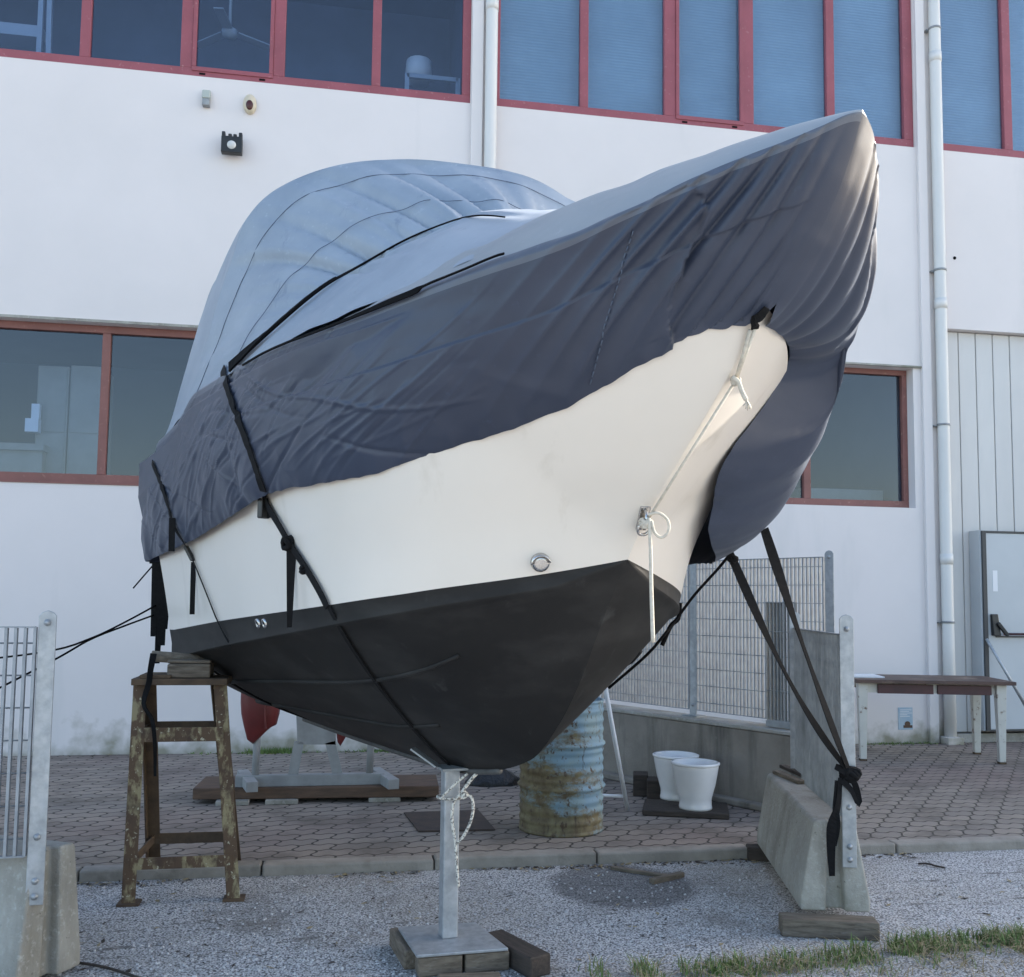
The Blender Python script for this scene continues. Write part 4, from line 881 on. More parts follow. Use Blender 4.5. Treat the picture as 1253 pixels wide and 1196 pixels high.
# fittings of the hull
mb = MB(); c = eye_p; t_ = Vector((0, 0, 1)); t_ = (t_ - eye_n * t_.dot(eye_n)).normalized(); b_ = eye_n.cross(t_)
mb.beam(c - t_ * .05, c + t_ * .05, .04, .012, up=tuple(eye_n)); mb.build('bow_eye_plate', M['chrome'], hull, bevel=.004)
mb = MB(); mb.tube([c + t_ * .035 * math.cos(a) + eye_n * (.04 * math.sin(a) + .004) - t_ * .0 for a in np.linspace(0, math.pi, 14)], .007, 10)
mb.tube([c - t_ * .03 + eye_n * .03 + (t_ * math.cos(a) + b_ * math.sin(a)) * .022 for a in np.linspace(0, 2 * math.pi, 18)[:-1]], .006, 8, closed=True); mb.build('bow_eye', M['chrome'], hull)
c, n_ = hit(661, 688, T_hull, 0); q = n_.to_track_quat('Z', 'Y')
mb = MB(); mb.lathe([(.0, .03), (.018, .03), (.028, .026), (.034, .012), (.036, 0)], n=24); mb.v = [tuple(c + q @ Vector(p)) for p in mb.v]; mb.build('drain_fitting', M['chrome'], hull)
mb = MB(); mb.lathe([(.036, .0), (.036, .034), (.0325, .034), (.0325, .0)], n=24); mb.v = [tuple(c + q @ Vector((p[0], p[1], p[2] if p[1] > .0 else 0))) for p in mb.v]; mb.build('fitting_hood', M['chrome'], hull)
for u in (316, 324):
    c, n_ = hit(u, 763, T_hull, 0); q = n_.to_track_quat('Z', 'Y'); mb = MB(); mb.lathe([(.0105, .004), (.016, .009), (.0225, .007), (.024, 0)], n=20); mb.v = [tuple(c + q @ Vector(p)) for p in mb.v]; mb.build('outlet_ring', M['chrome'], hull)

# ---------------------------------------------------------------- right hand straps to the fence post
def FE(): return None
nearL = G(981, 1137, GZ); farL = G(926, 1049, GZ); nearR = G(1065, 1138, GZ)
ax = (farL - nearL); BL = ax.length; ax.normalize(); px_ = Vector((ax.y, -ax.x, 0))       # right hand of the barrier axis
hb = .085                                                                                  # sleepers under the barrier
cN = nearL.lerp(nearR, .5); LB = BL - .02
pw = (nearR - nearL).dot(px_)
post_u = 1043
POST = cN + px_ * .068 - ax * .012
tb = Vector((POST.x, POST.y, zat(POST.x, POST.y, 946))) - ax * .03
rs = empty('tie_down_strap', tb, 'two long black straps from the navy cover down to a knot on the post', 'strap')
def scan(u, v, du, dv):
    for i in range(60):
        r = hit(u + du * i, v + dv * i, [T_cov], .0)
        if r: return r
hA = scan(936, 648, -1, -.5); hB = scan(897, 684, -.6, -1)
topA = hA[0] if hA else L2W((-.15, .9, 1.8)); topB = hB[0] if hB else L2W((-.5, .9, 1.74))
print('strap tops', topA, topB, (topA - O).dot(Fv), (topB - O).dot(Fv))
for tp, wd, nm in ((topA, .05, 'webbing'), (topB, .045, 'webbing')):
    pts = [tp.lerp(tb, i / 24) + Vector((0, 0, -.09)) * math.sin(math.pi * i / 24) * (1 if tp is topB else .35) for i in range(25)]
    nn = [Vector((math.sin(i * .11) * .9 - .2, -1, .1)) for i in range(25)]
    mb = MB(); mb.ribbon(pts, nn, [wd * (.75 + .25 * math.sin(i * .45)) for i in range(25)], .004); mb.build(nm, M['black_web'], rs)
clump('knot', tb, .036, M['black_web'], rs, 11, (1.2, 1, .8), 6)
clump('knot', topB.lerp(tb, .02), .018, M['black_web'], rs, 12)
kt = (tb - O).dot(Fv) - .03
def kp(u, v, d=0): return O + ray(u, v) * (kt + d)
for px, w in (([(1028, 952), (1025, 985), (1018, 1010), (1017, 1040), (1018, 1072)], [.02, .035, .05, .04, .028]), ([(1024, 955), (1022, 985), (1024, 1012), (1021, 1035)], [.02, .03, .035, .02]), ([(1030, 955), (1042, 968), (1051, 984), (1047, 962), (1038, 948)], [.03, .03, .03, .03, .03]), ([(1022, 938), (1036, 944), (1049, 946), (1048, 950)], [.03, .04, .04, .03])):
    pts = catmull([kp(u, v) for u, v in px], 22); ws = list(np.interp(np.linspace(0, 1, 22), np.linspace(0, 1, len(w)), w)); mb = MB(); mb.ribbon(pts, [Vector((.5 * math.sin(i * .3) - .2, -1, .1)) for i in range(22)], ws, .004); mb.build('loose_tail', M['black_web'], rs)
# cord under the hull
kq = (topB - O).dot(Fv)
mb = MB(); a = topB + Vector((0, 0, 0)); pts = [a, O + ray(878, 697) * (kq + .02), O + ray(850, 728) * (kq + .1), O + ray(826, 760) * (kq + .12), O + ray(812, 778) * (kq + .05), O + ray(790, 803) * (kq + .1), O + ray(745, 842) * (kq + .2)]
mb.tube(catmull(pts, 30), .007, 6); tag(mb.build('cord', M['cord'], None, origin=a), 'thin black cord from the cover hem back under the right side of the hull', 'cord')
mb = MB(); pts = [O + ray(u, v) * (kq + .3) for u, v in ((832, 738), (830, 757), (821, 766), (810, 790))]; mb.tube(catmull(pts, 16), .011, 6); tag(mb.build('fender_line', M['cord'], None, origin=pts[0]), 'short thick black line hooked round the right edge of the black hull', 'line')

# ---------------------------------------------------------------- concrete barriers and galvanised panels
def barrier(origin, ax, L, w, h, label, top=.62, group='concrete barrier bases carrying fence panels'):
    """new-jersey style base, its near end at origin, running along ax; groove down the end faces"""
    r = Vector((ax.y, -ax.x, 0)); mb = MB(); e = empty('concrete_barrier', origin, label, 'barrier', group)
    def prof(gd):
        hw, tw = w / 2, w / 2 * top; g0, g1 = .055, .05
        return [(-hw, 0), (-hw, .07), (-tw, h), (tw, h), (hw, .07), (hw, 0)]
    # solid with vertical groove: three slabs in plan, outline by rows
    zs = [0, .06, h - .02, h]; 
    def half(z): return w / 2 if z <= .06 else (w / 2 + (w / 2 * top - w / 2) * (z - .06) / (h - .08) if z <= h - .02 else w / 2 * top - .012)
    gw, gd = .045, .05
    vs = []; 
    for z in zs:
        hw = half(z); g2 = gw * hw / (w / 2) * 1.05
        loop = [(-hw, 0), (-g2, 0), (-g2 * .8, gd), (g2 * .8, gd), (g2, 0), (hw, 0), (hw, L), (g2, L), (g2 * .8, L - gd), (-g2 * .8, L - gd), (-g2, L), (-hw, L)]
        vs += [Vector(origin) + r * a + ax * b + Vector((0, 0, z)) for a, b in loop]
    n = 12; fs = []
    for i in range(len(zs) - 1): fs += [(i * n + k, i * n + (k + 1) % n, (i + 1) * n + (k + 1) % n, (i + 1) * n + k) for k in range(n)]
    fs += [tuple(range(n))[::-1], tuple(3 * n + k for k in range(n))]
    mb.add(vs, fs); mb.build('base', M['concrete'], e, bevel=.012, seg=3)
    return e
def grille(e, a, b, z0, z1, pitch, m='galv', rods=None, bar=.025, th=.006, par='grating', depth=None):
    """pressed grating: flat upright bars set edge-on across the panel, thin round rods"""
    a, b = Vector(a), Vector(b); d = (b - a); L = d.length; d.normalize(); nrm = Vector((-d.y, d.x, 0)); mb = MB(); n = int(L / pitch)
    for k in range(n + 1):
        p = a + d * (k * L / n); mb.beam(p + Vector((0, 0, z0)), p + Vector((0, 0, z1)), th, bar, up=tuple(nrm))
    mb.beam(a + Vector((0, 0, z1)), b + Vector((0, 0, z1)), bar, .006); mb.beam(a + Vector((0, 0, z0)), b + Vector((0, 0, z0)), bar, .006)
    g = mb.build(par, M[m], e)
    mb = MB()
    for k in range(rods or int((z1 - z0) / .132)):
        z = z0 + (k + .5) * (z1 - z0) / (rods or int((z1 - z0) / .132)); mb.tube([a + nrm * -.011 + Vector((0, 0, z)), b + nrm * -.011 + Vector((0, 0, z))], .0035, 5)
    mb.build('cross_rods', M[m], e); return g
def flat_post(p, z0, z1, w, t, d, e, m='galv', name='post', bolts=()):
    """flat bar post, rounded top; d = direction of its width"""
    d = Vector(d).normalized(); n = Vector((-d.y, d.x, 0)); out = [(-w / 2, z0), (w / 2, z0), (w / 2, z1 - w * .35), (w * .32, z1 - .008), (0, z1), (-w * .32, z1 - .008), (-w / 2, z1 - w * .35)]
    vs = [Vector((p[0], p[1], 0)) + d * a + Vector((0, 0, z)) - n * t / 2 for a, z in out] + [Vector((p[0], p[1], 0)) + d * a + Vector((0, 0, z)) + n * t / 2 for a, z in out]; k = len(out)
    mb = MB(); mb.add(vs, [tuple(range(k)), tuple(range(k, 2 * k))[::-1]] + [(i, (i + 1) % k, k + (i + 1) % k, k + i) for i in range(k)]); po = mb.build(name, M[m], e, bevel=.003)
    for z, sd in bolts:
        q = MB(); c = Vector((p[0], p[1], z)) - n * sd * (t / 2 + .004); qq = (-n * sd).to_track_quat('Z', 'Y'); q.lathe([(0, .009), (.007, .009), (.008, .003), (.014, .002), (.014, -.004)], n=12); q.v = [tuple(c + qq @ Vector(v)) for v in q.v]; q.build('bolt', M['galv'], po)
    return po
bO = cN + Vector((0, 0, hb)); hBar = zat(nearL.x, nearL.y, 1004) - GZ - hb
b1 = barrier(bO, ax, LB, pw, hBar, 'concrete barrier base on timber at the right with a black strap hanging on its end')
fz1 = zat(POST.x, POST.y, 752); fz0 = GZ + hb + hBar + .02
f1 = empty('fence_panel', POST, 'tall galvanised grating fence panel bolted to the right concrete barrier, tied with black straps', 'fence panel', 'galvanised grating fence panels')
pf = POST + ax * (LB * .96)
lean = 0
grille(f1, POST + ax * .04, pf, fz0, fz1 - .05, .034, m='galv_dark', rods=9, bar=.025)
flat_post(POST, zat(POST.x, POST.y, 1062), fz1, .07, .008, px_, f1, bolts=((zat(POST.x, POST.y, 1052), 1), (zat(POST.x, POST.y, 1036), 1), (zat(POST.x, POST.y, 988), 1), (zat(POST.x, POST.y, 770), 1)))
flat_post(pf, fz0 - .2, fz1 - .0, .07, .008, px_, f1)
# sleepers and scraps at the barrier
def timber(c, size, rz, label, cat='timber', m='wood_grey', group=None, name='timber_block', bev=.008):
    mb = MB(); mb.cbox((0, 0, size[2] / 2), size, 0); o = mb.build(name, M[m], None, bevel=bev); o.location = c; o.rotation_euler = (0, 0, rz); return tag(o, label, cat, group)
def ang(v): return math.atan2(v.y, v.x)
a, b = G(957, 1146, GZ), G(1077, 1152, GZ); timber((a + b) / 2 + ax * .05, ((b - a).length, .12, hb), ang(b - a), 'weathered timber sleeper under the near end of the right concrete barrier')
a = farL + ax * -.06 - px_ * -.14; timber(a, (.42, .11, hb), ang(b - G(957, 1146, GZ)), 'dark timber sleeper under the far end of the right concrete barrier', m='wood_dark')
zt = GZ + hb + hBar
for (u0, v0, u1, v1, w, dz, mm, lb) in ((950, 947, 981, 960, .055, 0, 'wood_grey', 'short weathered board lying flat on top of the right concrete barrier'), (958, 944, 987, 957, .05, .022, 'wood_dark', 'second broken board resting on another on the right concrete barrier')):
    a, b = G(u0, v0, zt), G(u1, v1, zt); timber((a + b) / 2 + Vector((0, 0, dz)), ((b - a).length, w, .022), ang(b - a), lb, 'board', mm, 'scrap boards on the barrier', 'scrap_board', .004)

# left barrier and panel
qp = W(31, 1078, 4.42); ax2 = Vector((-.93, -.10, 0)).normalized()
# end face normal points right / to the camera
end_n = Vector((.88, -.47, 0)).normalized(); ax2 = -end_n; r2 = Vector((ax2.y, -ax2.x, 0))
zc = zat(qp.x, qp.y, 1040)
cL = Vector((W(64, 1120, 4.45).x, W(64, 1120, 4.45).y, GZ)) 
b2 = barrier(cL + Vector((0, 0, .02)), ax2, 1.5, .36, zat(cL.x, cL.y, 1038) - GZ - .02, 'concrete barrier base at the left edge with a bolted galvanised post', .66)
pp = cL + r2 * (.115 if (cL + r2 * .115).x < cL.x else -.115) - ax2 * .012
pz1 = zat(pp.x, pp.y, 747)
f2 = empty('fence_panel', pp, 'galvanised grating fence panel standing on the left concrete barrier, cut by the left edge', 'fence panel', 'galvanised grating fence panels')
dirp = Vector((-1, -.06, 0)).normalized()
grille(f2, pp + dirp * .045, pp + dirp * 1.35, zat(pp.x, pp.y, 1030), pz1 - .015, .036, m='grate', rods=7, bar=.026, th=.011)
flat_post(pp, zat(pp.x, pp.y, 1108), pz1, .068, .008, (1, .1, 0), f2, bolts=((zat(pp.x, pp.y, 1097), 1), (zat(pp.x, pp.y, 1078), 1), (zat(pp.x, pp.y, 1024), 1), (zat(pp.x, pp.y, 762), 1)))

# back wall with grating fence on it
wa = G(640, 925); wa = Vector((2.367, 8.603, 0)) + (Vector((2.367, 8.603, 0)) - Vector((3.163, 7.158, 0))).normalized() * .8; wb = Vector((3.163, 7.158, 0)) + (Vector((3.163, 7.158, 0)) - Vector((2.367, 8.603, 0))).normalized() * .62
wd_ = (wb - wa).normalized(); wn = Vector((wd_.y, -wd_.x, 0));  wn = wn if wn.x > 0 else -wn
lw = empty('low_wall', (wa + wb) / 2, 'low stained concrete wall behind the white buckets, carrying a grating fence', 'wall')
mb = MB(); th_ = .27; mb.hexa([wa, wb, wb + wn * th_, wa + wn * th_], [p + Vector((0, 0, .575)) for p in (wa, wb, wb + wn * th_, wa + wn * th_)]); mb.build('wall_body', M['concrete_dirty'], lw, bevel=.012)
mb = MB(); q0 = [wa - wn * .01, wb - wn * .01, wb + wn * (th_ + .01), wa + wn * (th_ + .01)]; mb.hexa([p + Vector((0, 0, .577)) for p in q0], [p + Vector((0, 0, .605)) for p in q0]); mb.build('coping', M['concrete'], lw, bevel=.006)
mb = MB(); q0 = [wa - wn * .10, wb - wn * .10, wb - wn * .004, wa - wn * .004]; mb.hexa([p + Vector((0, 0, 0.003)) for p in q0], [p + Vector((0, 0, .05)) for p in q0]); mb.build('footing', M['concrete_dirty'], lw, bevel=.01)
fw = wn * .16
bf = empty('grating_fence', wa + fw + Vector((0, 0, .61)), 'long galvanised grating fence standing on the low concrete wall at the back', 'fence')
mid_ = Vector((2.805, 7.807, 0)) - wd_ * .02; e1 = Vector((3.428, 6.676, 0))
def onw(p): return Vector((p.x, p.y, 0)) + fw
ztop = 1.90
grille(bf, onw(wa) + wd_ * .05, onw(mid_) - wd_ * .045, .66, ztop - .01, .034, rods=9, m='grate', th=.010)
grille(bf, onw(mid_) + wd_ * .045, onw(e1) - wd_ * .05, .66, ztop + .0, .034, rods=9, m='grate', th=.010)
flat_post(onw(mid_), .612, ztop + .03, .075, .008, wd_, bf, bolts=((.70, 1),)); flat_post(onw(e1), .612, ztop + .05, .075, .008, wd_, bf, bolts=((ztop + .0, 1), (.70, 1))); 
mb = MB(); mb.cbox(onw(mid_) + Vector((0, 0, .6105)), (.16, .12, .011), ang(wd_)); mb.build('base_plate', M['galv_dark'], bf)
# short panel leaning there
sp = empty('short_fence_panel', onw(e1) - fw - wd_ * .5, 'short narrow grating panel standing against the fence behind the right barrier', 'fence panel')
a_, b_ = onw(Vector((3.177, 7.131, 0))) - wn * .05, onw(Vector((3.30, 6.905, 0))) - wn * .05
grille(sp, a_, b_, .66, 1.56, .032, m='galv_dark', rods=2, bar=.03); mb = MB(); mb.beam(a_ + Vector((0, 0, .635)), b_ + Vector((0, 0, .635)), .06, .045); mb.build('foot', M['galv_dark'], sp)

# ---------------------------------------------------------------- keel post on timber
kp_ = G(548, 1148, GZ + .09)
pz = zat(kp_.x, kp_.y, 941)
ks = empty('keel_stand', kp_, 'grey square steel post with a flat base plate holding up the keel', 'stand')
th0 = .16
mb = MB(); mb.cbox((kp_.x, kp_.y, (GZ + .098 + pz) / 2), (.072, .072, pz - GZ - .098), th0); mb.build('post', M['galv'], ks, bevel=.006)
cor = [G(u, v, GZ + .088) for u, v in ((487, 1137), (510, 1172), (622, 1163), (582, 1131))]
mb = MB(); mb.hexa([p - Vector((0, 0, .003)) for p in cor], [p + Vector((0, 0, .010)) for p in cor]); mb.build('base_plate', M['galv'], ks, bevel=.003)
mb = MB(); mb.cbox((kp_.x + .02, kp_.y, pz + .006), (.15, .13, .01), th0); mb.beam((kp_.x - .06, kp_.y, pz + .012), (kp_.x - .17, kp_.y + .06, pz + .085), .05, .008); mb.build('cradle', M['galv_dark'], ks)
tw = GZ
cc = sum((Vector(c) for c in cor), Vector()) / 4
dA = (cor[2] - cor[1]).normalized(); aA = ang(dA); dB = (cor[1] - cor[0]).normalized(); aB = ang(dB)
hT = .082
def tp(u0, v0, u1, v1, w, h, lb, z=GZ, m='wood_grey', g='timbers under the keel stand'):
    a, b = G(u0, v0, z + h), G(u1, v1, z + h); return timber(((a + b) / 2).xy.to_3d() + Vector((0, 0, z)), ((b - a).length, w, h), ang(b - a), lb, m=m, group=g)
fl, fr_ = cor[1], cor[2]; nrmA = Vector((-dA.y, dA.x, 0))
L_ = (fr_ - fl).length
def tb_at(f0, f1, off, w, h, lb, m='wood_grey'):
    a, b = fl + dA * L_ * f0, fl + dA * L_ * f1; c = (a + b) / 2 + nrmA * off; timber((c.x, c.y, GZ), ((b - a).length, w, h), aA, lb, m=m, group='timbers under the keel stand')
tb_at(.02, .50, .055, .10, hT, 'left front timber block under the base plate of the keel stand')
tb_at(.53, 1.02, .055, .10, hT, 'right front timber block under the base plate of the keel stand', 'wood_grey')
a = cor[0]; b = cor[1]; dBv = (a - b); Lb = dBv.length; dBv.normalize(); c = b + dBv * (.13 + (Lb - .1) / 2) + dA * .02; timber((c.x, c.y, GZ), (Lb - .06, .10, hT), ang(dBv), 'long timber along the left edge of the keel stand base plate', group='timbers under the keel stand')
a, b = G(608, 1142, GZ + .09), G(655, 1166, GZ + .09); c = (a + b) / 2; timber((c.x, c.y, GZ), ((b - a).length + .08, .11, .09), ang(b - a), 'dark timber lying out past the right side of the keel stand base plate', m='wood_dark', group='timbers under the keel stand')
a, b = G(535, 1196, GZ + .03), G(612, 1193, GZ + .03); c = (a + b) / 2 + Vector((0, -.06, 0)); timber((c.x, c.y, GZ), ((b - a).length, .2, .032), ang(b - a), 'flat board on the gravel in front of the keel stand', 'board', group='timbers under the keel stand')
# flecked rope
kd = (Vector((kp_.x, kp_.y, .5)) - O).dot(Fv) - .065
def kq_(u, v, d=0): return O + ray(u, v) * (kd + d)
kr = empty('flecked_rope', kq_(570, 972), 'flecked white rope knotted on the grey keel post with a loop and a hanging end', 'rope')
mb = MB(); mb.tube(catmull([kq_(u, v) for u, v in ((565, 970), (572, 960), (580, 950), (588, 943))], 14), .0075, 8); mb.tube(catmull([kq_(u, v, .01) for u, v in ((540, 976), (548, 968), (560, 957), (572, 947))], 14), .006, 8); mb.tube([Vector((kp_.x, kp_.y, zat(kp_.x, kp_.y, 975))) + Vector((math.cos(a) * .058, math.sin(a) * .058, .0)) for a in np.linspace(0, 2 * math.pi, 20)[:-1]], .006, 8, closed=True); mb.build('turns', M['rope_fleck'], kr)
clump('knot', kq_(568, 973), .013, M['rope_fleck'], kr, 5)
mb = MB(); mb.tube(catmull([kq_(u, v) for u, v in ((564, 972), (556, 980), (553, 995), (554, 1012), (557, 1030), (559, 1060), (561, 1085))], 40), .0068, 8); mb.build('hanging_end', M['rope_fleck'], kr)
mb = MB(); mb.tube(catmull([kq_(u, v) for u, v in ((570, 973), (577, 976), (579, 990), (575, 1008), (566, 1025), (558, 1033))], 30), .0068, 8); mb.build('loop', M['rope_fleck'], kr)

# ---------------------------------------------------------------- rusty trestle under the stern
tz = 1.075; ty = 5.62
tr = empty('steel_trestle', G(220, 1104, GZ), 'rusty peeling yellow steel trestle under the stern at the left', 'trestle')
FLt, FRt = W(172, 838, ty - .06), W(270, 838, ty - .06); BLt, BRt = FLt + Vector((.02, .16, 0)), FRt + Vector((-.03, .16, 0))
FLb, FRb = G(157, 1108, GZ), G(286, 1102, GZ); BLb, BRb = G(153, 1022, GZ) , G(272, 1050, GZ)
BLb = Vector((FLb.x + .02, FRb.y + .62, GZ)); BRb = Vector((FRb.x - .05, FRb.y + .62, GZ))
def angle_leg(a, b, s, outx, outy, m, nm='leg'):
    mb = MB(); a, b = Vector(a), Vector(b); t = .007
    mb.beam(a + Vector((0, 0, 0)), b, s, t, up=(0, 1, 0)); mb.beam(a + Vector((-outx * s / 2, outy * s / 2, 0)), b + Vector((-outx * s / 2, outy * s / 2, 0)), t, s, up=(0, 1, 0)); return mb.build(nm, M[m], tr)
for a, b, ox, oy, m in ((FLt, FLb, 1, 1, 'rusty_yellow'), (FRt, FRb, 1, 1, 'rusty_yellow'), (BLt, BLb, 1, -1, 'rusty_brown'), (BRt, BRb, 1, -1, 'rusty_brown')):
    l = angle_leg(a, b, .066, ox, oy, m)
    q = MB(); q.cbox(b + Vector((.0, .02, .006)), (.11, .10, .012)); q.build('foot', M['rusty_brown'], l)
def lerp3(a, b, z): k = (z - a.z) / (b.z - a.z); return a.lerp(b, k)
for vv, hgt in ((900, .075), (1050, .06)):
    zf = zat(FLt.x, FLt.y - .03, vv) if vv == 900 else zat(FLb.x, FLb.y, 1058)
    a, b = lerp3(FLt, FLb, zf), lerp3(FRt, FRb, zf); mb = MB(); mb.beam(a + Vector((0, -.006, 0)), b + Vector((0, -.006, 0)), .008, hgt); mb.build('front_rail', M['rusty_yellow'], tr)
    a2, b2_ = lerp3(BLt, BLb, zf), lerp3(BRt, BRb, zf); mb = MB(); mb.beam(a2, b2_, .008, hgt); mb.build('rear_rail', M['rusty_brown'], tr)
    for q0, q1 in ((a, a2), (b, b2_)): mb = MB(); mb.beam(q0, q1, .008, hgt * .8); mb.build('side_rail', M['rusty_brown'], tr)
mb = MB(); mb.box(FLt.x - .04, FRt.x + .04, ty - .11, ty + .15, FLt.z, FLt.z + .035); mb.box(FLt.x + .0, FLt.x + .16, ty - .1, ty + .1, FLt.z + .035, FLt.z + .055); mb.build('top_plate', M['rusty_brown'], tr, bevel=.004)
zt2 = FLt.z + .036
a, b = W(207, 820, ty), W(259, 820, ty); timber(((a.x + b.x) / 2, ty + .02, zt2), (b.x - a.x, .2, .075), .02, 'grey timber block on top of the rusty trestle', group='packing on the trestle')
timber(((a.x + b.x) / 2 - .0, ty + .03, zt2 + .077), ((b.x - a.x) * 1.02, .2, .018), .0, 'thin plank on the grey timber block of the trestle', 'plank', group='packing on the trestle')
a, b = W(186, 803, ty - .02), W(300, 812, ty + .16); mb = MB(); a = Vector((a.x, a.y, a.z)); mb.tube([a, b], .03, 14); tag(mb.build('wooden_pole', M['wood_grey'], None, origin=a), 'round wooden pole lying across the trestle packing under the stern', 'pole')
mb = MB(); pts = [W(188, 800, ty - .08), W(184, 820, ty - .1), W(182, 836, ty - .12), W(176, 862, ty - .14), W(186, 880, ty - .13), W(189, 905, ty - .13), W(190, 950, ty - .13)]; pts = catmull(pts, 26)
mb.ribbon(pts, [Vector((math.sin(i * .4) * .7, -1, 0)) for i in range(26)], [.034 - .02 * i / 26 for i in range(26)], .004); tag(mb.build('trestle_strap', M['black_web'], None, origin=pts[0]), 'dark strap end trailing down the left leg of the rusty trestle', 'strap')

# ---------------------------------------------------------------- drum, buckets, white stand
dc = G(684, 1013); dc = Vector((1.535, 6.70, 0)); R_ = .285
dm = empty('steel_drum', dc, 'rusted pale blue steel drum standing on the paving under the bow', 'drum')
prof = [(0, .012), (R_ - .012, .012), (R_ + .004, .0), (R_ + .006, .012), (R_, .022)]
zl = [.022 + i * (.86 - .022) / 90 for i in range(91)]
def rr_(z):
    r = R_
    for c in (.30, .585): r += .018 * math.exp(-((z - c) / .013) ** 2)
    r += .0042 * math.sin(z * 95) * (1 if .05 < z < .26 or .34 < z < .55 or .62 < z < .82 else 0)
    return r
prof += [(rr_(z), z) for z in zl] + [(R_ + .007, .865), (R_ + .007, .878), (R_ - .008, .878), (R_ - .010, .862), (0, .860)]
mb = MB(); mb.lathe(prof, (0, 0, 0), 64)
rr = random.Random(3)
dents = [(rr.uniform(0, 6.28), rr.uniform(.1, .8), rr.uniform(.05, .12), rr.uniform(.004, .014)) for _ in range(9)] + [(-1.5, .46, .08, .016)]
nv = []
for x_, y_, z_ in mb.v:
    a = math.atan2(y_, x_); rd = math.hypot(x_, y_)
    if rd > .2:
        for (da, dz_, wd_2, dp_) in dents:
            dd = math.atan2(math.sin(a - da), math.cos(a - da)) * R_; rd -= dp_ * math.exp(-(dd * dd + (z_ - dz_) ** 2) / wd_2 ** 2)
    nv.append((rd * math.cos(a), rd * math.sin(a), z_))
mb.v = nv; bdm = mb.build('drum_body', M['drum'], dm); bdm.matrix_parent_inverse = Matrix.Identity(4)
mb = MB(); mb.lathe([(0, .03), (.035, .03), (.04, .0)], (.12, .1, .861), 16); o = mb.build('bung', M['rusty_brown'], dm); o.matrix_parent_inverse = Matrix.Identity(4)
def bucket(c, label, s=1.0):
    e = empty('white_pot', c, label, 'pot', 'white tapered pots on the planks'); r0, r1, h = .118 * s, .172 * s, .335 * s
    pr = [(0, .0), (r0 * 1.02, 0), (r0 * 1.03, .015), (r0, .03), (r0 * .985, .055), (r0 * 1.0, .075), (r1 * .86, h * .55), (r1 * .97, h * .86), (r1, h * .985), (r1 - .004, h), (r1 - .012, h - .004), (r1 * .93, h * .80), (r0 * 1.0, .09), (0, .085)]
    mb = MB(); mb.lathe(pr, (0, 0, 0), 48); o = mb.build('pot_body', M['white_plastic'], e); o.matrix_parent_inverse = Matrix.Identity(4)
    mb = MB(); mb.lathe([(r1 - .003, h - .02), (r1 + .006, h - .016), (r1 + .007, h - .002), (r1 - .002, h + .003)], (0, 0, 0), 48); o = mb.build('rim', M['white_plastic'], e); o.matrix_parent_inverse = Matrix.Identity(4)
    return e
PZ = .045
bucket(G(851, 989, PZ), 'front white tapered pot on the dark planks by the low wall'); bucket(G(827, 977, PZ), 'rear white tapered pot, half hidden behind another by the low wall')
a, b = G(803, 985, PZ), G(884, 996, PZ); c = (a + b) / 2 + Vector((.02, .12, 0)); timber((c.x, c.y, 0.002), (.62, .42, PZ - .004), -.35, 'dark damp planks under the two white pots', 'planks', 'wood_dark', name='plank_base')
for u, v, s, lb in ((785, 975, (.12, .2, .17), 'left dark wood block by the low wall beside the white pots'), (803, 979, (.13, .2, .15), 'right dark wood block touching the white pots at the low wall')):
    p = G(u, v); timber((p.x + .02, p.y + .09, 0.0), s, -.3, lb, 'wood block', 'wood_dark', 'dark blocks by the wall', 'wood_block')
pt, pb = None, G(768, 992)
ws_ = empty('white_stand', pb, 'thin white tubular stand leaning up to the hull beside the drum', 'stand')
tpt = O + ray(740, 838) * ((pb - O).dot(Fv) * .97)
mb = MB(); mb.tube([pb, tpt], .0165, 12); mb.build('leg', M['white_metal'], ws_)
f = pb.lerp(tpt, .115); mb = MB(); mb.tube([f, f + Vector((-.30, .10, 0))], .0125, 10); mb.build('brace', M['white_metal'], ws_)
mb = MB(); mb.tube([f + Vector((-.30, .10, 0)), Vector((f.x - .33, f.y + .12, 0.005))], .0125, 10); mb.tube([f + Vector((-.30, .10, 0)), tpt + Vector((-.02, .05, -.04))], .0125, 10); mb.build('leg', M['white_metal'], ws_)

# ---------------------------------------------------------------- behind: grey trolley with red shells, timber, plate, bag
def B(u, v, y): return W(u, v, y)
gy = 7.80
zr0 = .22
tro = empty('steel_trolley', B(385, 985, gy).xy.to_3d(), 'grey steel frame on brown timbers behind the boat, carrying red shells', 'frame')
a, b = B(288, 966, gy), B(470, 963, gy); a.z = b.z = .163; mb = MB(); mb.beam(a, b, .07, .085); mb.build('main_beam', M['grey_paint'], tro, bevel=.004)
for u in (302, 470):
    c = B(u, 962, gy); c.z = .160; mb = MB(); mb.beam(c + Vector((-.06, .30, 0)), c + Vector((.06, -.25, -.0)), .085, .075); mb.build('foot', M['grey_paint'], tro, bevel=.004)
for u, v0, v1 in ((316, 905, 958), (456, 896, 950)):
    mb = MB(); mb.tube([B(u - 4, v1, gy), B(u, v0 - 30, gy)], .028, 10); mb.build('upright', M['grey_paint'], tro)
mb = MB(); q0 = [B(364, 911, gy), B(411, 911, gy), B(411, 862, gy), B(362, 862, gy)]
mb.add([p + Vector((0, -.015, 0)) for p in q0] + [p + Vector((0, .015, 0)) for p in q0], [(0, 1, 2, 3), (7, 6, 5, 4), (0, 4, 5, 1), (1, 5, 6, 2), (2, 6, 7, 3), (3, 7, 4, 0)]); mb.build('plate', M['grey_paint'], tro)
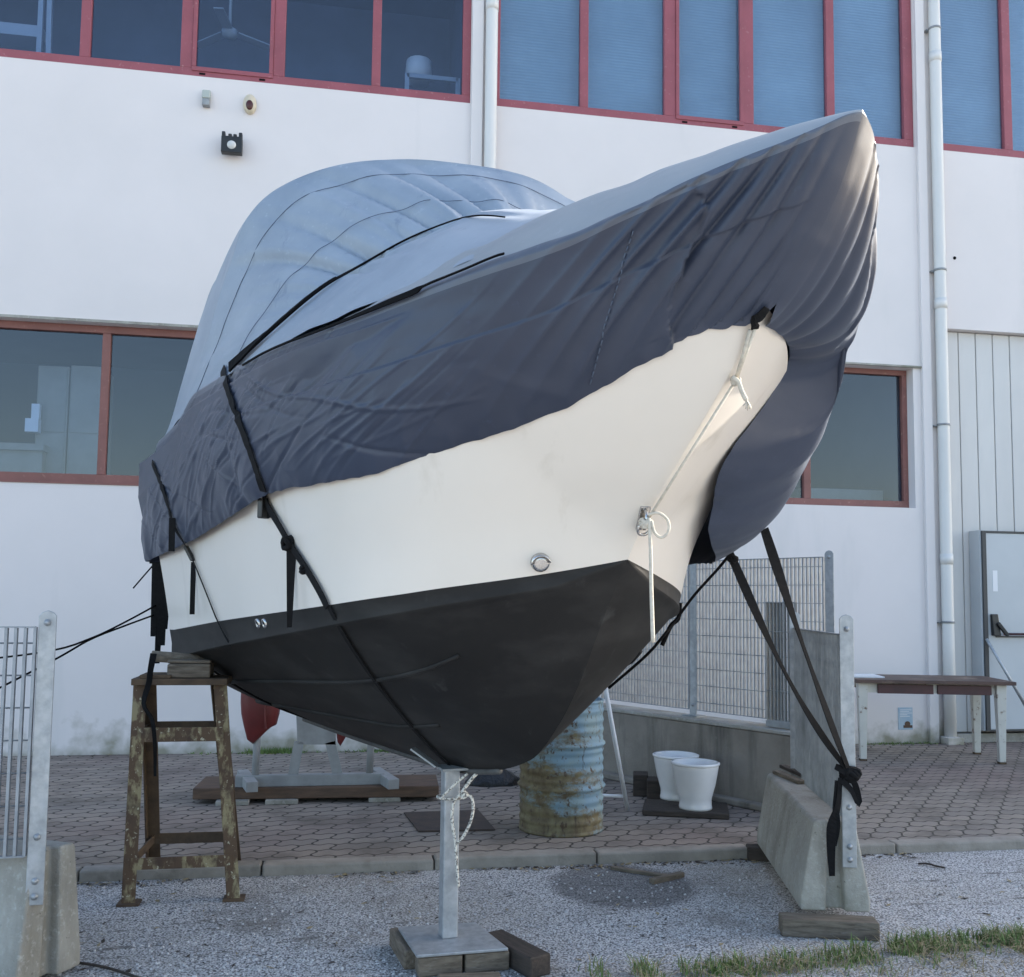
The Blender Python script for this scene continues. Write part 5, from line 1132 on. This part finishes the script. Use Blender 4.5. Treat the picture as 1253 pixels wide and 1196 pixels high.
for u0, u1 in ((366, 357), (404, 415)):
    mb = MB(); mb.beam(B(u0, 908, gy), B(u1, 956, gy), .075, .03, up=(0, 1, 0)); mb.build('leg', M['grey_paint'], tro)
def shell(u, v0, v1, w, label):
    t_, b_ = B(u, v0, gy), B(u, v1, gy); hgt = t_.z - b_.z; e = empty('red_shell', b_, label, 'shell', 'red shells on the grey frame'); mb = MB(); vs = []; rows = 14; n = 20
    pr = [(0, 0), (.35, .02), (.62, .12), (.82, .3), (.95, .55), (1, .8), (1, 1.25), (.98, 1.9)]
    fs = []
    for r, z in pr:
        for k in range(n):
            an = k * 2 * math.pi / n; ca, sa = math.cos(an), math.sin(an); sx = math.copysign(abs(ca) ** .6, ca); sy = math.copysign(abs(sa) ** .6, sa)
            vs.append(b_ + Vector((w / 2 * r * sx + .02 * (1 - z) * 0, w * .42 * r * sy, hgt * z + (.05 * sx if 0 < z < .3 else 0))))
    for i in range(len(pr) - 1): fs += [(i * n + k, i * n + (k + 1) % n, (i + 1) * n + (k + 1) % n, (i + 1) * n + k) for k in range(n)]
    mb.add(vs, fs, True); mb.build('shell_body', M['red_shell'], e)
    mb = MB(); mb.beam(b_ + Vector((.05, -w * .43, hgt * .25)), b_ + Vector((.02, -w * .43, hgt * 1.3)), .02, .012); mb.build('rib', M['red_shell'], e); return e
shell(318, 848, 903, .30, 'left red rounded shell hanging behind the hull above the grey frame'); shell(421, 858, 906, .16, 'right red shell, mostly hidden by the hull, next to the grey plate')
a, b = B(236, 985, 7.72), B(540, 983, 7.62); timber(((a.x + b.x) / 2, 7.97, .035), (b.x - a.x, .5, .085), ang(b - a), 'wide brown timber platform under the grey frame behind the boat', 'platform', 'wood_brown', name='timber_platform')
for u, lb in ((285, 'left grey block under the brown timber platform'), (345, 'middle grey block under the brown timber platform'), (470, 'right grey block under the brown timber platform')):
    p = B(u, 985, 7.76); timber((p.x, 7.76, 0), (.24, .14, .034), 0, lb, 'block', 'concrete', 'blocks under the timber platform', 'support_block', .006)
cor2 = [G(u, v) for u, v in ((494, 996), (512, 1019), (606, 1017), (585, 993))]
mb = MB(); mb.hexa([p + Vector((0, 0, .003)) for p in cor2], [p + Vector((0, 0, .012)) for p in cor2]); tag(mb.build('manhole_plate', M['iron'], None, origin=cor2[0]), 'flat rusty iron manhole plate in the paving behind the keel post', 'manhole')
p = G(606, 962); mb = MB(); n = 18
for i in range(9):
    for k in range(n):
        f_ = i / 8; an = k * 2 * math.pi / n; r = math.sin(min(1, f_ * 1.02) * math.pi / 2 + math.pi / 2) ** .6 if f_ < 1 else 0; r *= 1 + .16 * nz(math.cos(an) * 2, math.sin(an) * 2, f_ * 3)
        mb.v.append((p.x + .24 * r * math.cos(an), p.y + .1 + .15 * r * math.sin(an), .15 * f_ * (1 + .3 * nz(an, f_ * 4, 3))))
for i in range(8):
    for k in range(n): mb.f.append((i * n + k, i * n + (k + 1) % n, (i + 1) * n + (k + 1) % n, (i + 1) * n + k)); mb.sm.append(True); mb.mi.append(0)
tag(mb.build('black_bag', M['bag'], None, origin=(p.x, p.y, 0)), 'crumpled black plastic bag on the paving behind the keel post', 'bag')

# ---------------------------------------------------------------- table on the right
tl = {'FL': G(1056, 931), 'FR': G(1226, 935), 'BR': G(1174, 918)}
ztab = zat(tl['FR'].x, tl['FR'].y, 838)
FRp, BRp = tl['FR'], tl['BR']; FLp = tl['FL']
dxt = (FRp - FLp).normalized(); dyt = (BRp - FRp); dyt = dyt - dxt * dyt.dot(dxt); dl = .62; dyt = Vector((-dxt.y, dxt.x, 0)); Lt = (FRp - FLp).length
tbl = empty('work_table', FLp + dxt * Lt / 2 + dyt * dl / 2, 'rust brown topped table with cream legs and two maroon drawers by the wall', 'table')
for a, b in ((0, 0), (1, 0), (1, 1), (0, 1)):
    p = FLp + dxt * Lt * a + dyt * dl * b; mb = MB(); mb.beam(Vector((p.x, p.y, .02)), Vector((p.x, p.y, ztab)), .06, .055, up=tuple(dyt), w2=.095, h2=.09); lg = mb.build('leg', M['leg_cream'], tbl, bevel=.004)
    mb = MB(); mb.cbox((p.x, p.y, .011), (.066, .06, .02), ang(dxt)); mb.build('foot_cap', M['rusty_brown'], lg)
def tpt_(a, b, z): return FLp + dxt * a + dyt * b + Vector((0, 0, z))
def tbox(a0, a1, b0, b1, z0, z1): return MB().hexa([tpt_(a0, b0, z0), tpt_(a1, b0, z0), tpt_(a1, b1, z0), tpt_(a0, b1, z0)], [tpt_(a0, b0, z1), tpt_(a1, b0, z1), tpt_(a1, b1, z1), tpt_(a0, b1, z1)])
tbox(-.08, Lt + .12, -.10, dl + .08, ztab, ztab + .035).build('table_top', M['table_top'], tbl, bevel=.004)
tbox(.05, Lt - .05, .0, .02, ztab - .10, ztab - .002).build('apron', M['leg_cream'], tbl); tbox(.05, Lt - .05, dl - .02, dl, ztab - .10, ztab - .002).build('apron', M['leg_cream'], tbl)
m_ = Lt * .53
tbox(.15, m_ - .02, -.03, .0, ztab - .105, ztab - .012).build('drawer', M['maroon'], tbl, bevel=.004); tbox(m_ + .02, Lt - .09, -.03, .0, ztab - .105, ztab - .012).build('drawer', M['maroon'], tbl, bevel=.004)
sh_ = tbox(-.05, .26, .12, .52, ztab + .037, ztab + .05); tag(sh_.build('white_board', M['paper'], None, origin=tpt_(0, .1, ztab + .036)), 'thin white board lying on the left end of the brown table', 'board')

# ---------------------------------------------------------------- small things on the ground
for (u0, v0, u1, v1, w, h, lb, mm) in ((748, 1064, 818, 1075, .035, .02, 'long thin stick of wood on the gravel behind the keel stand', 'wood_grey'), (797, 1082, 835, 1073, .04, .03, 'short stub of wood crossing the long stick on the gravel', 'wood_grey')):
    a, b = G(u0, v0, GZ), G(u1, v1, GZ); timber((a + b) / 2, ((b - a).length, w, h), ang(b - a), lb, 'stick', mm, 'sticks on the gravel', 'wood_stick', .004)
a = catmull([G(u, v, GZ + .012) for u, v in ((1124, 1057), (1135, 1057), (1146, 1060), (1156, 1062))], 14); mb = MB(); mb.tube(a, .006, 6); tag(mb.build('twig', M['wood_dark'], None, origin=a[0]), 'thin curved dark twig on the gravel right of the barrier', 'twig')
a = catmull([G(u, v, GZ + .012) for u, v in ((95, 1178), (125, 1183), (150, 1190), (175, 1199))], 14); mb = MB(); mb.tube(a, .006, 6); tag(mb.build('twig', M['wood_dark'], None, origin=a[0]), 'thin dark twig on the gravel near the left barrier', 'twig')
rg = random.Random(21)
# loose stones over the gravel
mb = MB()
for _ in range(2600):
    u, v = rg.uniform(60, 1253), 1060 + 150 * rg.random() ** .8; p = G(u, v, GZ)
    if p.y > 5.9: continue
    s = rg.uniform(.003, .0085); an = rg.uniform(0, 3.14); vs = []
    for k in range(5): a = an + k * 2 * math.pi / 5; vs.append(p + Vector((math.cos(a) * s * rg.uniform(.8, 1.3), math.sin(a) * s * rg.uniform(.7, 1.1), -.001)))
    vs += [q + Vector((rg.uniform(-.2, .2) * s, rg.uniform(-.2, .2) * s, s * rg.uniform(.7, 1.1))) * 1 for q in vs]; c0 = p + Vector((0, 0, s))
    vs = vs[:5] + [c0 + (q - c0) * .62 for q in vs[5:]]
    mb.add(vs, [(0, 1, 6, 5), (1, 2, 7, 6), (2, 3, 8, 7), (3, 4, 9, 8), (4, 0, 5, 9), (5, 6, 7, 8, 9)])
M['stone'] = mat('loose_stones', (.60, .60, .60), (.28, .28, .29), 120, .4, .6, .9)
tag(mb.build('loose_stones', M['stone']), 'scattered small pale stones over the gravel', kind='stuff')
mb = MB(); ml = MB()
for _ in range(1500):
    c = rg.random()
    if c < .55: p = Vector((rg.uniform(-2, 5), 5.955 - abs(rg.gauss(0, .05)), GZ + .003))
    elif c < .8: p = Vector((rg.uniform(-3, 7.5), D - abs(rg.gauss(0, .10)) - .02, .004))
    else: p = G(rg.uniform(80, 1250), rg.uniform(1062, 1190), GZ + .004)
    if nz(p.x * 1.1, p.y * 2, 4) < -.12: continue
    an = rg.uniform(0, 6.28); L_2 = rg.uniform(.008, .03); d = Vector((math.cos(an), math.sin(an), 0)) * L_2; s_ = Vector((-d.y, d.x, 0)) * rg.uniform(.12, .45)
    (mb if rg.random() < .6 else ml).add([p - d, p + s_ + Vector((0, 0, .004)), p + d + Vector((0, 0, rg.uniform(0, .008))), p - s_], [(0, 1, 2, 3)])
tag(mb.build('leaf_litter', M['wood_dark']), 'dark scraps of leaf along the kerb and wall', kind='stuff'); tag(ml.build('dry_leaf_litter', M['straw']), 'dry pale scraps of leaf along the kerb', kind='stuff')
# soil strip and weeds at the lower right
mb = MB(); sv = []
ns = 60
for i in range(ns + 1):
    u = 690 + i * (1290 - 690) / ns; v = 1196 - 38 * smooth((u - 820) / 430) - 4 + 5 * nz(u * .02, 3, 1)
    a = G(u, v, GZ); sv.append(a + Vector((0, 0, .004))); sv.append(Vector((a.x * .98, a.y - .22, GZ + .05 + .02 * nz(u * .05, 1, 1)))); sv.append(Vector((a.x * .9, a.y - 1.6, GZ + .06)))
mb.add(sv, [q for i in range(ns) for q in ((i * 3, i * 3 + 3, i * 3 + 4, i * 3 + 1), (i * 3 + 1, i * 3 + 4, i * 3 + 5, i * 3 + 2))], True); 
tag(mb.build('soil_strip', M['gravel']), kind='structure')
def blades(name, m, n, h0, h1, lean, w, dens):
    mb = MB()
    for _ in range(n):
        u = 690 + (1290 - 690) * rg.random() ** .7; c = nz(u * .035, 7, 3) * .5 + .5 - .16 * smooth((900 - u) / 200) + .07 * smooth((u - 1050) / 150)
        if rg.random() > dens * max(0, (c - .36) * 3.0): continue
        v = 1196 - 38 * smooth((u - 820) / 430) - 2; p = G(u, v, GZ); p = p + Vector((rg.uniform(-.03, .03), -abs(rg.gauss(0, .16 if name == 'weeds' else .3)) + .03, .01 + .03 * rg.random()))
        h = rg.uniform(h0, h1) * (.5 + c); an = rg.uniform(0, 6.28); d = Vector((math.cos(an), math.sin(an), 0)); s = Vector((-d.y, d.x, 0)) * w / 2; le = rg.uniform(.2, 1) * lean * h
        vs = [p - s, p + s]
        for t in (.4, .75): q = p + d * le * t * t + Vector((0, 0, h * t * (1 - .25 * t * lean))); vs += [q - s * (1 - t * .6), q + s * (1 - t * .6)]
        q = p + d * le + Vector((0, 0, h * (1 - .3 * lean))); vs.append(q); mb.add(vs, [(0, 1, 3, 2), (2, 3, 5, 4), (4, 5, 6)], True)
    return mb.build(name, m)
tag(blades('weeds', M['grass'], 7500, .02, .085, .9, .006, .8), 'green weeds along the bottom right edge', kind='stuff')
tag(blades('dry_grass', M['straw'], 5500, .03, .11, 2.2, .005, .8), 'dry straw among the weeds', kind='stuff')
# moss and weeds at the foot of the wall
mb = MB()
for _ in range(900):
    u = rg.choice([rg.gauss(325, 14), rg.gauss(350, 10), rg.uniform(230, 620), rg.gauss(470, 15), rg.uniform(1060, 1150)]); y = D - abs(rg.gauss(0, .05)) - .01; p = W(u, 918, y); p.z = 0
    h = rg.uniform(.01, .07) * (1.0 if 300 < u < 365 else .5); an = rg.uniform(0, 6.28); d = Vector((math.cos(an), math.sin(an), 0)) * rg.uniform(.01, .05); s = Vector((.006, 0, 0)); mb.add([p - s, p + s, p + d + Vector((0, 0, h))], [(0, 1, 2)])
tag(mb.build('wall_foot_weeds', M['grass']), 'sparse low weeds along the foot of the factory wall', kind='stuff')

# ================================================================== LIGHT, SKY, CAMERA
EL, AZ = math.radians(26), math.radians(74)
sd = Vector((math.sin(AZ) * math.cos(EL), math.cos(AZ) * math.cos(EL), math.sin(EL)))
l = bpy.data.lights.new('sun', 'SUN'); l.energy = 5.0; l.angle = math.radians(.5); l.color = (1, .92, .80)
lo = bpy.data.objects.new('sun', l); COL.objects.link(lo); lo.rotation_euler = (-sd).to_track_quat('-Z', 'Y').to_euler(); lo.location = (10, 5, 20)
w = bpy.data.worlds.new('World'); SC.world = w; w.use_nodes = True; t = w.node_tree; bg = t.nodes['Background']
sk = t.nodes.new('ShaderNodeTexSky'); sk.sky_type = 'NISHITA'; sk.sun_disc = False; sk.sun_elevation = EL; sk.sun_rotation = AZ; sk.air_density = 1.0; sk.dust_density = 1.6; sk.ozone_density = .6
t.links.new(sk.outputs[0], bg.inputs[0]); bg.inputs[1].default_value = .15
cd = bpy.data.cameras.new('camera'); cam = bpy.data.objects.new('camera', cd); COL.objects.link(cam); SC.camera = cam
cd.sensor_fit = 'HORIZONTAL'; cd.sensor_width = 36; cd.lens = FPX / 1253 * 36; cd.shift_x = 0; cd.shift_y = (PPY - 598) / 1253; cd.clip_end = 500; cd.clip_start = .05
m3 = Matrix((Rv, Uv, -Fv)).transposed(); cam.matrix_world = Matrix.Translation(O) @ m3.to_4x4()
vs_ = SC.view_settings; vs_.view_transform = 'Standard'; vs_.look = 'None'; vs_.exposure = 1.57; vs_.gamma = 1; vs_.use_curve_mapping = False
SC.render.engine = 'CYCLES'; SC.cycles.use_denoising = True; SC.cycles.max_bounces = 8; SC.cycles.transparent_max_bounces = 12
bpy.context.view_layer.update()
